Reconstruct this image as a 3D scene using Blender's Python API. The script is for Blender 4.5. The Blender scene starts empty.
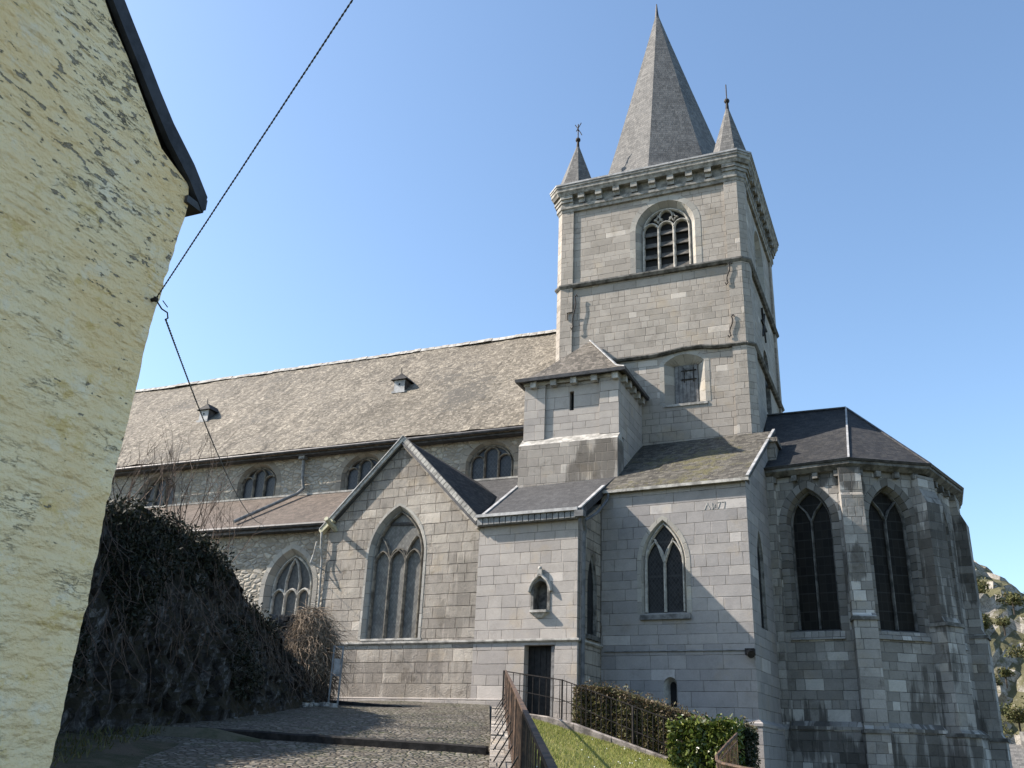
import bpy, math, random
from mathutils import Vector, Matrix, noise
from mathutils.geometry import tessellate_polygon
R = math.radians
SC = bpy.context.scene
COL = SC.collection

# ------------------------------------------------------------------ camera, sky, sun, exposure
# world axes: X along the nave, Y away from the street, Z up; z = 0 is the eye height of the photographer
YAW, PITCH, ROLL, FPX = R(-24.0), R(22.0), R(2.4), 919.0
def make_camera():
    cp, sp = math.cos(PITCH), math.sin(PITCH)
    f = Vector((math.sin(YAW)*cp, math.cos(YAW)*cp, sp)); r = Vector((math.cos(YAW), -math.sin(YAW), 0)); u = r.cross(f)
    c, s = math.cos(ROLL), math.sin(ROLL)
    r2 = c*r + s*u; u2 = -s*r + c*u
    m = Matrix((r2, u2, -f)).transposed().to_4x4()
    cam = bpy.data.cameras.new('camera'); o = bpy.data.objects.new('camera', cam); COL.objects.link(o)
    o.matrix_world = m
    cam.sensor_width = 36; cam.lens = FPX/1024*36; cam.clip_start = 0.1; cam.clip_end = 6000
    SC.camera = o
make_camera()
SUN_AZ, SUN_EL = R(-106.6), R(38.5)
SUN = Vector((math.sin(SUN_AZ)*math.cos(SUN_EL), math.cos(SUN_AZ)*math.cos(SUN_EL), math.sin(SUN_EL)))
W = bpy.data.worlds.new('World'); SC.world = W; W.use_nodes = True
wt = W.node_tree; wt.nodes.clear()
sky = wt.nodes.new('ShaderNodeTexSky'); sky.sky_type = 'NISHITA'; sky.sun_disc = False
sky.sun_elevation = SUN_EL; sky.sun_rotation = SUN_AZ; sky.altitude = 100; sky.air_density = 1.0; sky.dust_density = 1.1; sky.ozone_density = 1.0
bg = wt.nodes.new('ShaderNodeBackground'); bg.inputs[1].default_value = 0.135
tint = wt.nodes.new('ShaderNodeMix'); tint.data_type = 'RGBA'; tint.blend_type = 'MULTIPLY'; tint.inputs[0].default_value = 1.0; tint.inputs[7].default_value = (0.88, 0.965, 1.0, 1)
wo = wt.nodes.new('ShaderNodeOutputWorld'); wt.links.new(sky.outputs[0], tint.inputs[6]); wt.links.new(tint.outputs[2], bg.inputs[0]); wt.links.new(bg.outputs[0], wo.inputs[0])
sl = bpy.data.lights.new('sun', 'SUN'); sl.energy = 5.0; sl.angle = R(0.53); sl.color = (1.0, 0.90, 0.80)
so = bpy.data.objects.new('sun', sl); COL.objects.link(so); so.rotation_euler = SUN.to_track_quat('Z', 'Y').to_euler(); so.location = (-30, -10, 40)
SC.view_settings.view_transform = 'Standard'; SC.view_settings.look = 'None'; SC.view_settings.gamma = 1.0
SC.view_settings.exposure = 1.02; SC.view_settings.use_curve_mapping = False

# ------------------------------------------------------------------ material helpers
class NB:
    def __init__(s, name):
        s.mat = bpy.data.materials.new(name); s.mat.use_nodes = True; s.t = s.mat.node_tree; s.t.nodes.clear()
        s.out = s.t.nodes.new('ShaderNodeOutputMaterial'); s.b = s.t.nodes.new('ShaderNodeBsdfPrincipled')
        s.t.links.new(s.b.outputs[0], s.out.inputs[0])
        s.uv = s.t.nodes.new('ShaderNodeUVMap').outputs[0]
        s.geo = s.t.nodes.new('ShaderNodeNewGeometry'); s.pos = s.geo.outputs['Position']
        s.island = s.geo.outputs['Random Per Island']
    def put(s, inp, v):
        if v is None: return
        if hasattr(v, 'is_output'): s.t.links.new(v, inp)
        elif isinstance(v, (tuple, list)) and len(v) == 3 and inp.type == 'RGBA': inp.default_value = (*v, 1)
        else: inp.default_value = v
    def m(s, op, a, b=None, c=None):
        n = s.t.nodes.new('ShaderNodeMath'); n.operation = op
        for i, v in enumerate((a, b, c)): s.put(n.inputs[i], v)
        return n.outputs[0]
    def sep(s, v): n = s.t.nodes.new('ShaderNodeSeparateXYZ'); s.put(n.inputs[0], v); return n.outputs
    def comb(s, x, y, z=0.0):
        n = s.t.nodes.new('ShaderNodeCombineXYZ')
        for i, v in enumerate((x, y, z)): s.put(n.inputs[i], v)
        return n.outputs[0]
    def scale(s, v, xyz):
        n = s.t.nodes.new('ShaderNodeVectorMath'); n.operation = 'MULTIPLY'; s.put(n.inputs[0], v); n.inputs[1].default_value = xyz; return n.outputs[0]
    def vadd(s, a, b):
        n = s.t.nodes.new('ShaderNodeVectorMath'); n.operation = 'ADD'; s.put(n.inputs[0], a); s.put(n.inputs[1], b); return n.outputs[0]
    def noise(s, v, sc, det=3.0, rough=0.55, dim='3D', w=None, col=False):
        n = s.t.nodes.new('ShaderNodeTexNoise'); n.noise_dimensions = dim
        if dim == '1D': s.put(n.inputs['W'], w)
        else: s.put(n.inputs['Vector'], v)
        n.inputs['Scale'].default_value = sc; n.inputs['Detail'].default_value = det; n.inputs['Roughness'].default_value = rough
        return n.outputs[1 if col else 0]
    def white(s, x, y=0.0, z=0.0):
        n = s.t.nodes.new('ShaderNodeTexWhiteNoise'); n.noise_dimensions = '3D'; s.put(n.inputs[0], s.comb(x, y, z)); return n.outputs[0]
    def voro(s, v, sc, feat='F1', rnd=1.0):
        n = s.t.nodes.new('ShaderNodeTexVoronoi'); n.feature = feat; s.put(n.inputs['Vector'], v); n.inputs['Scale'].default_value = sc; n.inputs['Randomness'].default_value = rnd
        return n.outputs
    def ramp(s, f, stops, interp='LINEAR'):
        n = s.t.nodes.new('ShaderNodeValToRGB'); s.put(n.inputs[0], f); e = n.color_ramp.elements; n.color_ramp.interpolation = interp
        while len(e) < len(stops): e.new(0.5)
        for i, (p, c) in enumerate(stops):
            e[i].position = p
            c = (c, c, c) if not isinstance(c, (tuple, list)) else c
            e[i].color = (*c, 1)
        return n.outputs[0]
    def smooth(s, v, a, b, lo=0.0, hi=1.0):
        n = s.t.nodes.new('ShaderNodeMapRange'); n.interpolation_type = 'SMOOTHSTEP'; s.put(n.inputs[0], v)
        for i, x in enumerate((a, b, lo, hi)): n.inputs[i+1].default_value = x
        return n.outputs[0]
    def mix(s, f, a, b, mode='MIX'):
        n = s.t.nodes.new('ShaderNodeMix'); n.data_type = 'RGBA'; n.blend_type = mode
        s.put(n.inputs[0], f); s.put(n.inputs[6], a); s.put(n.inputs[7], b); return n.outputs[2]
    def bump(s, h, dist=0.01, st=1.0, prev=None):
        n = s.t.nodes.new('ShaderNodeBump'); n.inputs['Strength'].default_value = st; n.inputs['Distance'].default_value = dist
        s.put(n.inputs['Height'], h)
        if prev is not None: s.put(n.inputs['Normal'], prev)
        return n.outputs[0]
    def fin(s, col, rough=0.85, normal=None, metal=0.0, spec=0.3):
        s.put(s.b.inputs['Base Color'], col); s.put(s.b.inputs['Roughness'], rough); s.b.inputs['Metallic'].default_value = metal
        s.b.inputs['Specular IOR Level'].default_value = spec
        if normal is not None: s.put(s.b.inputs['Normal'], normal)
        return s.mat

def courses(n, uv, h, w, split=0.5, warp=0.35, jit=0.012):
    """irregular coursed blocks: returns (random per block, second random, distance to joint in m)"""
    nz = n.noise(n.scale(uv, (1, 1, 1)), 2.5, 2, 0.5, col=True)
    dv_ = n.scale(n.vadd(nz, (-0.5, -0.5, -0.5)), (jit*2, jit*2, 0))
    uv2 = n.vadd(uv, dv_)
    x, y, _ = n.sep(uv2)
    vr = n.m('ADD', n.m('DIVIDE', y, h), n.m('MULTIPLY', n.noise(None, 1.0/(h*2.6), 0, 0.5, '1D', y), warp*2))
    row = n.m('FLOOR', vr); fv = n.m('SUBTRACT', vr, row)
    r1 = n.white(row, 3.7); r2 = n.white(row, 9.1)
    ww = n.m('MULTIPLY', n.m('ADD', n.m('MULTIPLY', r2, 0.7), 0.65), w)
    xx = n.m('ADD', n.m('DIVIDE', x, ww), n.m('MULTIPLY', r1, 17.0))
    c1 = n.m('FLOOR', xx); fx = n.m('SUBTRACT', xx, c1)
    sp = n.m('GREATER_THAN', n.white(row, c1, 2.2), 1.0-split)
    k = n.m('ADD', sp, 1.0)
    fx2 = n.m('MULTIPLY', fx, k); c2 = n.m('FLOOR', fx2); fx3 = n.m('SUBTRACT', fx2, c2)
    cw = n.m('DIVIDE', ww, k)
    du = n.m('MULTIPLY', n.m('MINIMUM', fx3, n.m('SUBTRACT', 1.0, fx3)), cw)
    dv = n.m('MULTIPLY', n.m('MINIMUM', fv, n.m('SUBTRACT', 1.0, fv)), h)
    cid = n.m('ADD', c1, n.m('MULTIPLY', c2, 0.37))
    return n.white(row, cid, 5.0), n.white(row, cid, 8.0), n.m('MINIMUM', du, dv), fv

def stone(name, cols, h=0.33, w=0.75, mort=0.009, mcol=(0.2, 0.185, 0.16), split=0.45, var=0.35, streak=0.0, soot=0.25, light=0.04, bumpd=0.012, warp=0.35, jit=0.01):
    n = NB(name)
    r1, r2, d, fv = courses(n, n.uv, h, w, split, warp, jit)
    k = len(cols)
    base = n.ramp(r1, [(i/(k-1), c) for i, c in enumerate(cols)])
    base = n.mix(n.m('GREATER_THAN', r2, 1.0-light), base, tuple(min(0.62, c*1.28) for c in cols[-1]))
    big = n.noise(n.pos, 0.35, 4, 0.6); mid = n.noise(n.pos, 2.3, 6, 0.68); fine = n.noise(n.pos, 22, 4, 0.6)
    f = n.m('ADD', n.m('MULTIPLY', n.m('SUBTRACT', big, 0.5), var*1.6), n.m('ADD', n.m('MULTIPLY', n.m('SUBTRACT', mid, 0.5), var*1.3), n.m('MULTIPLY', n.m('SUBTRACT', fine, 0.5), var*0.9)))
    g = n.m('ADD', f, 1.0)
    base = n.mix(1.0, base, n.comb(g, g, g), 'MULTIPLY')
    warm = n.smooth(n.noise(n.pos, 0.9, 3, 0.6), 0.56, 0.72, 0, 0.4)
    base = n.mix(warm, base, n.mix(1.0, base, (1.12, 1.0, 0.80), 'MULTIPLY'))
    # worn patches of crust
    pt = n.smooth(n.noise(n.pos, 1.5, 7, 0.72), 0.56, 0.66, 0, soot)
    base = n.mix(pt, base, n.mix(1.0, base, (0.55, 0.53, 0.50), 'MULTIPLY'))
    if streak > 0:
        x, y, z = n.sep(n.uv)
        sv = n.comb(n.m('MULTIPLY', x, 3.4), n.m('MULTIPLY', y, 0.30), n.m('MULTIPLY', n.sep(n.pos)[0], 0.12))
        st = n.m('MULTIPLY', n.noise(sv, 1.0, 5, 0.62), n.smooth(n.noise(n.pos, 0.28, 3, 0.5), 0.3, 0.65))
        sm = n.smooth(st, 0.34, 0.43, 0, streak)
        base = n.mix(sm, base, n.mix(1.0, base, (0.20, 0.19, 0.18), 'MULTIPLY'))
    jm = n.smooth(n.m('ADD', d, n.m('MULTIPLY', n.m('SUBTRACT', mid, 0.5), 0.008)), mort*0.45, mort*1.25, 1, 0)
    mc = n.mix(n.smooth(mid, 0.4, 0.6), tuple(c*0.6 for c in mcol), tuple(c*1.3 for c in mcol))
    jm = n.m('MULTIPLY', jm, n.smooth(n.noise(n.pos, 1.1, 4, 0.6), 0.36, 0.6, 0.25, 1.0))
    base = n.mix(jm, base, mc)
    hgt = n.m('ADD', n.m('ADD', n.smooth(d, 0, mort*2.2), n.m('MULTIPLY', r2, 0.55)), n.m('ADD', n.m('MULTIPLY', fine, 0.7), n.m('MULTIPLY', mid, 1.1)))
    return n.fin(base, 0.9, n.bump(hgt, bumpd, 0.9), spec=0.2)

def rubble(name, cols, sx=3.2, sy=5.5, mcol=(0.30, 0.27, 0.22)):
    n = NB(name)
    nz = n.noise(n.uv, 3.0, 2, 0.5, col=True)
    v = n.vadd(n.scale(n.uv, (sx, sy, 0)), n.scale(n.vadd(nz, (-0.5, -0.5, -0.5)), (0.7, 0.9, 0)))
    vo = n.voro(v, 1.0); ed = n.voro(v, 1.0, 'DISTANCE_TO_EDGE')[0]
    r = n.sep(vo[1])[0]
    base = n.ramp(r, [(i/(len(cols)-1), c) for i, c in enumerate(cols)])
    mid = n.noise(n.pos, 3.0, 6, 0.7); big = n.noise(n.pos, 0.4, 3)
    g = n.m('ADD', n.m('ADD', n.m('MULTIPLY', mid, 0.7), n.m('MULTIPLY', big, 0.6)), 0.36)
    base = n.mix(1.0, base, n.comb(g, g, g), 'MULTIPLY')
    jm = n.smooth(n.m('ADD', ed, n.m('MULTIPLY', n.m('SUBTRACT', mid, 0.5), 0.12)), 0.03, 0.11, 1, 0)
    base = n.mix(jm, base, n.mix(mid, tuple(c*0.6 for c in mcol), mcol))
    h = n.m('ADD', n.smooth(ed, 0, 0.25), n.m('MULTIPLY', mid, 0.8))
    return n.fin(base, 0.92, n.bump(h, 0.035, 1.0), spec=0.15)

def slate(name, cols, h=0.14, w=0.2, moss=None, mossr=(0.5, 0.65), bumpd=0.018, rough=0.8, streaks=0.5, warp=0.12, msc=1.7, mamp=0.55):
    n = NB(name)
    r1, r2, d, fv = courses(n, n.uv, h, w, 0.25, warp, 0.012)
    base = n.ramp(r1, [(i/(len(cols)-1), c) for i, c in enumerate(cols)])
    mid = n.noise(n.pos, msc, 6, 0.7); big = n.noise(n.pos, 0.25, 4, 0.6); fine = n.noise(n.pos, 14, 4, 0.65)
    x, y, _ = n.sep(n.uv)
    st = n.noise(n.comb(n.m('MULTIPLY', n.m('ADD', x, n.m('MULTIPLY', y, -0.25)), 1.5), n.m('MULTIPLY', y, 0.16), 0.0), 1.0, 5, 0.62)
    g = n.m('ADD', n.m('ADD', n.m('MULTIPLY', n.m('SUBTRACT', mid, 0.5), mamp), n.m('MULTIPLY', n.m('SUBTRACT', st, 0.5), streaks*2)), n.m('ADD', 1.0, n.m('ADD', n.m('MULTIPLY', n.m('SUBTRACT', fine, 0.5), 0.8), n.m('MULTIPLY', n.m('SUBTRACT', big, 0.5), 0.7))))
    base = n.mix(1.0, base, n.comb(g, g, g), 'MULTIPLY')
    if moss:
        mk = n.smooth(n.m('ADD', n.m('MULTIPLY', big, 0.5), n.m('MULTIPLY', mid, 0.5)), mossr[0], mossr[1], 0, 0.85)
        base = n.mix(mk, base, n.mix(fine, tuple(c*0.6 for c in moss), tuple(c*1.3 for c in moss)))
    base = n.mix(n.smooth(d, 0.002, 0.009, 0.6, 0), base, tuple(c*0.35 for c in cols[0]))
    hh = n.m('ADD', n.m('ADD', n.m('MULTIPLY', n.m('SUBTRACT', 1.0, fv), 1.0), n.m('MULTIPLY', r2, 0.45)), n.m('MULTIPLY', fine, 0.9))
    return n.fin(base, rough, n.bump(hh, bumpd, 0.9), spec=0.25)

def plain(name, col, rough=0.7, metal=0.0, var=0.25, sc=6.0, bumpd=0.004, spec=0.3, col2=None):
    n = NB(name); f = n.noise(n.pos, sc, 5, 0.65)
    c = n.mix(n.smooth(f, 0.35, 0.65), tuple(x*(1-var) for x in col), col2 or tuple(x*(1+var) for x in col))
    return n.fin(c, rough, n.bump(f, bumpd, 0.7) if bumpd else None, metal, spec)

def leafmat(name, cols, rough=0.5, trans=0.25):
    n = NB(name)
    c = n.ramp(n.island, [(i/(len(cols)-1), c) for i, c in enumerate(cols)])
    n.fin(c, rough, None, 0, 0.35)
    tr = n.t.nodes.new('ShaderNodeBsdfTranslucent'); n.put(tr.inputs[0], c)
    mx = n.t.nodes.new('ShaderNodeMixShader'); mx.inputs[0].default_value = trans
    n.t.links.new(n.b.outputs[0], mx.inputs[1]); n.t.links.new(tr.outputs[0], mx.inputs[2]); n.t.links.new(mx.outputs[0], n.out.inputs[0])
    return n.mat

def glassmat(name, dark, lightc, du=0.11, dv=0.15, lead=0.5, bars=0.62, rough=0.28, diamond=True):
    n = NB(name); x, y, _ = n.sep(n.uv)
    if diamond:
        a = n.m('ADD', n.m('DIVIDE', x, du), n.m('DIVIDE', y, dv)); b = n.m('SUBTRACT', n.m('DIVIDE', x, du), n.m('DIVIDE', y, dv))
    else:
        a = n.m('DIVIDE', x, du); b = n.m('DIVIDE', y, dv)
    fa = n.m('ABSOLUTE', n.m('SUBTRACT', n.m('FRACT', a), 0.5)); fb = n.m('ABSOLUTE', n.m('SUBTRACT', n.m('FRACT', b), 0.5))
    ln = n.smooth(n.m('MAXIMUM', fa, fb), 0.42, 0.47)
    rr = n.white(n.m('FLOOR', a), n.m('FLOOR', b))
    big = n.noise(n.pos, 1.3, 3)
    c = n.mix(n.m('MULTIPLY', n.m('ADD', rr, big), 0.55), dark, lightc)
    c = n.mix(n.m('MULTIPLY', ln, lead), c, (0.09, 0.09, 0.09))
    yb = n.m('ABSOLUTE', n.m('SUBTRACT', n.m('FRACT', n.m('DIVIDE', y, bars)), 0.5))
    c = n.mix(n.smooth(yb, 0.462, 0.475, 0, 0.6), c, tuple(min(1, l*0.4+0.03) for l in lightc))
    h = n.m('ADD', n.m('MULTIPLY', rr, 0.6), n.noise(n.pos, 7, 2))
    return n.fin(c, rough, n.bump(h, 0.006, 0.6), 0, 0.35 if rough < 0.4 else 0.12)

M = {}
M['ashlar'] = stone('limestone_ashlar', [(0.294, 0.271, 0.249), (0.324, 0.298, 0.273), (0.345, 0.317, 0.288), (0.371, 0.340, 0.307)], 0.36, 1.15, soot=0.2, var=0.32, light=0.015, split=0.35, mort=0.007, mcol=(0.115, 0.102, 0.086))
M['ashlar_old'] = stone('weathered_limestone', [(0.258, 0.231, 0.200), (0.294, 0.264, 0.226), (0.319, 0.286, 0.244), (0.345, 0.310, 0.263)], 0.37, 1.0, soot=0.75, var=0.6, bumpd=0.04, mort=0.008, streak=0.3, light=0.02, split=0.35, mcol=(0.115, 0.102, 0.086))
M['ashlar_blue'] = stone('blue_limestone', [(0.247, 0.234, 0.226), (0.273, 0.258, 0.248), (0.294, 0.276, 0.261), (0.324, 0.303, 0.285)], 0.36, 1.2, light=0.05, soot=0.25, split=0.35, mort=0.007, var=0.34, mcol=(0.115, 0.102, 0.086))
M['tower'] = stone('tower_limestone', [(0.278, 0.251, 0.216), (0.309, 0.279, 0.242), (0.330, 0.297, 0.258), (0.355, 0.322, 0.281)], 0.30, 0.78, light=0.02, soot=0.4, mcol=(0.115, 0.102, 0.086), var=0.4, mort=0.008)
M['apse'] = stone('sooty_limestone', [(0.195, 0.184, 0.168), (0.235, 0.223, 0.205), (0.275, 0.262, 0.242), (0.345, 0.33, 0.305)], 0.31, 0.62, streak=0.72, soot=0.55, light=0.07, mcol=(0.085, 0.08, 0.072), var=0.5, mort=0.009)
M['apse_ring'] = stone('dark_voussoirs', [(0.12, 0.112, 0.10), (0.17, 0.162, 0.15), (0.22, 0.21, 0.195)], 3.0, 0.24, split=0.0, mort=0.012, warp=0.0, light=0.0, mcol=(0.05, 0.047, 0.042))
M['stained'] = stone('streaked_limestone', [(0.258, 0.231, 0.200), (0.288, 0.261, 0.229), (0.319, 0.291, 0.254)], 0.36, 0.7, streak=0.62, soot=0.5, mort=0.008)
M['rubble'] = rubble('rubble_masonry', [(0.22, 0.20, 0.17), (0.31, 0.28, 0.235), (0.37, 0.34, 0.29), (0.27, 0.255, 0.23), (0.42, 0.385, 0.32)])
M['dressed'] = stone('dressed_limestone', [(0.27, 0.255, 0.23), (0.33, 0.315, 0.28), (0.38, 0.36, 0.32)], 3.0, 0.42, split=0.0, mort=0.008, warp=0.0, light=0.0)
M['dressed_brown'] = stone('brown_dressed_stone', [(0.20, 0.18, 0.15), (0.25, 0.225, 0.19), (0.29, 0.265, 0.22)], 3.0, 0.32, split=0.0, mort=0.010, warp=0.0, light=0.0, mcol=(0.10, 0.09, 0.075))
M['trim'] = plain('limestone_trim', (0.34, 0.325, 0.295), 0.9, 0, 0.35, 3.5, 0.012, 0.2)
M['trim_grey'] = plain('grey_cornice_stone', (0.245, 0.235, 0.212), 0.9, 0, 0.4, 3.5, 0.012, 0.2)
M['trim_dark'] = plain('blackened_and_shaded_stone_trim', (0.13, 0.125, 0.115), 0.9, 0, 0.5, 3.0, 0.015, 0.2)  # blackened stone; in the niche this dark colour stands for shade
M['tracery'] = plain('tracery_stone', (0.36, 0.345, 0.31), 0.9, 0, 0.3, 5, 0.006, 0.2)
M['tracery_brown'] = plain('weathered_shaded_brown_tracery', (0.165, 0.15, 0.125), 0.9, 0, 0.45, 4, 0.006, 0.2)  # brown staining, darkened further with shadow put into the colour
M['tracery_dark'] = plain('sooty_tracery_stone', (0.12, 0.118, 0.112), 0.9, 0, 0.5, 3, 0.006, 0.2)
M['slate_nave'] = slate('lichened_slate', [(0.105, 0.091, 0.070), (0.155, 0.136, 0.105), (0.20, 0.176, 0.138), (0.29, 0.258, 0.205)], 0.11, 0.15, moss=(0.095, 0.088, 0.075), mossr=(0.51, 0.60), streaks=0.95, bumpd=0.04, msc=5.0, mamp=0.5)
M['slate_red'] = slate('reddish_tile', [(0.085, 0.070, 0.058), (0.112, 0.09, 0.074), (0.14, 0.113, 0.094)], 0.13, 0.2, streaks=0.45)
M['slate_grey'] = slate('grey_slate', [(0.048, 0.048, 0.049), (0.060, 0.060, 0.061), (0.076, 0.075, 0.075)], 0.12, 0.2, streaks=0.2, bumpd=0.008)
M['slate_moss'] = slate('mossy_slate', [(0.05, 0.046, 0.039), (0.085, 0.079, 0.067), (0.14, 0.13, 0.108)], 0.15, 0.22, moss=(0.115, 0.105, 0.05), mossr=(0.49, 0.58), streaks=0.5, bumpd=0.05, msc=3.0)
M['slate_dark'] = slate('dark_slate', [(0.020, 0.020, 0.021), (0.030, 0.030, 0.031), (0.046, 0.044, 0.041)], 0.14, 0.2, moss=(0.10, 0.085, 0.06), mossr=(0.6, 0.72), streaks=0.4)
M['slate_spire'] = slate('spire_slate', [(0.095, 0.094, 0.09), (0.12, 0.118, 0.113), (0.14, 0.137, 0.13), (0.165, 0.16, 0.15)], 0.16, 0.2, moss=(0.07, 0.068, 0.06), mossr=(0.6, 0.7), streaks=0.3)
M['slate_turret'] = slate('brown_slate', [(0.07, 0.062, 0.05), (0.115, 0.102, 0.084), (0.19, 0.168, 0.14)], 0.15, 0.2, streaks=0.4, bumpd=0.05, msc=4.0)
M['lead'] = plain('lead_flashing', (0.32, 0.32, 0.315), 0.65, 0.1, 0.25, 3, 0.004)
M['lead_dark'] = plain('dark_gutter_metal', (0.055, 0.055, 0.058), 0.55, 0.2, 0.35, 4, 0.004)
M['zinc'] = plain('zinc_pipe', (0.17, 0.172, 0.17), 0.6, 0.15, 0.3, 4, 0.003)
M['iron'] = plain('wrought_iron', (0.03, 0.026, 0.024), 0.7, 0.3, 0.4, 8, 0.003)
M['rust'] = plain('rusty_painted_iron', (0.06, 0.046, 0.038), 0.75, 0.1, 0.4, 7, 0.004, 0.3, (0.125, 0.078, 0.052))
M['galv'] = plain('galvanised_steel', (0.22, 0.225, 0.23), 0.6, 0.2, 0.2, 5, 0.0)
M['dark_void'] = plain('dark_interior', (0.012, 0.012, 0.012), 0.9, 0, 0.2, 3, 0.0)
M['louver'] = plain('weathered_louver_board', (0.085, 0.08, 0.072), 0.8, 0, 0.4, 4, 0.004)
M['wood_grey'] = plain('weathered_grey_oak', (0.15, 0.148, 0.145), 0.8, 0, 0.35, 5, 0.004)
M['wood_door'] = plain('dark_door_timber', (0.018, 0.017, 0.016), 0.7, 0, 0.4, 6, 0.004)
M['glass_big'] = glassmat('obscured_leaded_glass', (0.075, 0.074, 0.068), (0.20, 0.196, 0.18), 0.13, 0.17, 0.75, 1.05, rough=0.6)
M['glass_aisle'] = glassmat('grey_leaded_glass', (0.05, 0.05, 0.05), (0.12, 0.12, 0.115), rough=0.5)
M['glass_clere'] = glassmat('dark_leaded_glass', (0.006, 0.007, 0.009), (0.026, 0.03, 0.037), 0.16, 0.2, 0.35, 0.5, 0.38)
M['glass_side'] = glassmat('blue_grey_leaded_glass', (0.006, 0.006, 0.007), (0.026, 0.027, 0.029), 0.12, 0.16, 0.3, 1.15, 0.42)
M['glass_apse'] = glassmat('black_leaded_glass', (0.004, 0.004, 0.004), (0.02, 0.018, 0.015), 0.21, 0.31, 0.10, 0.62, 0.5, False)

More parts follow.
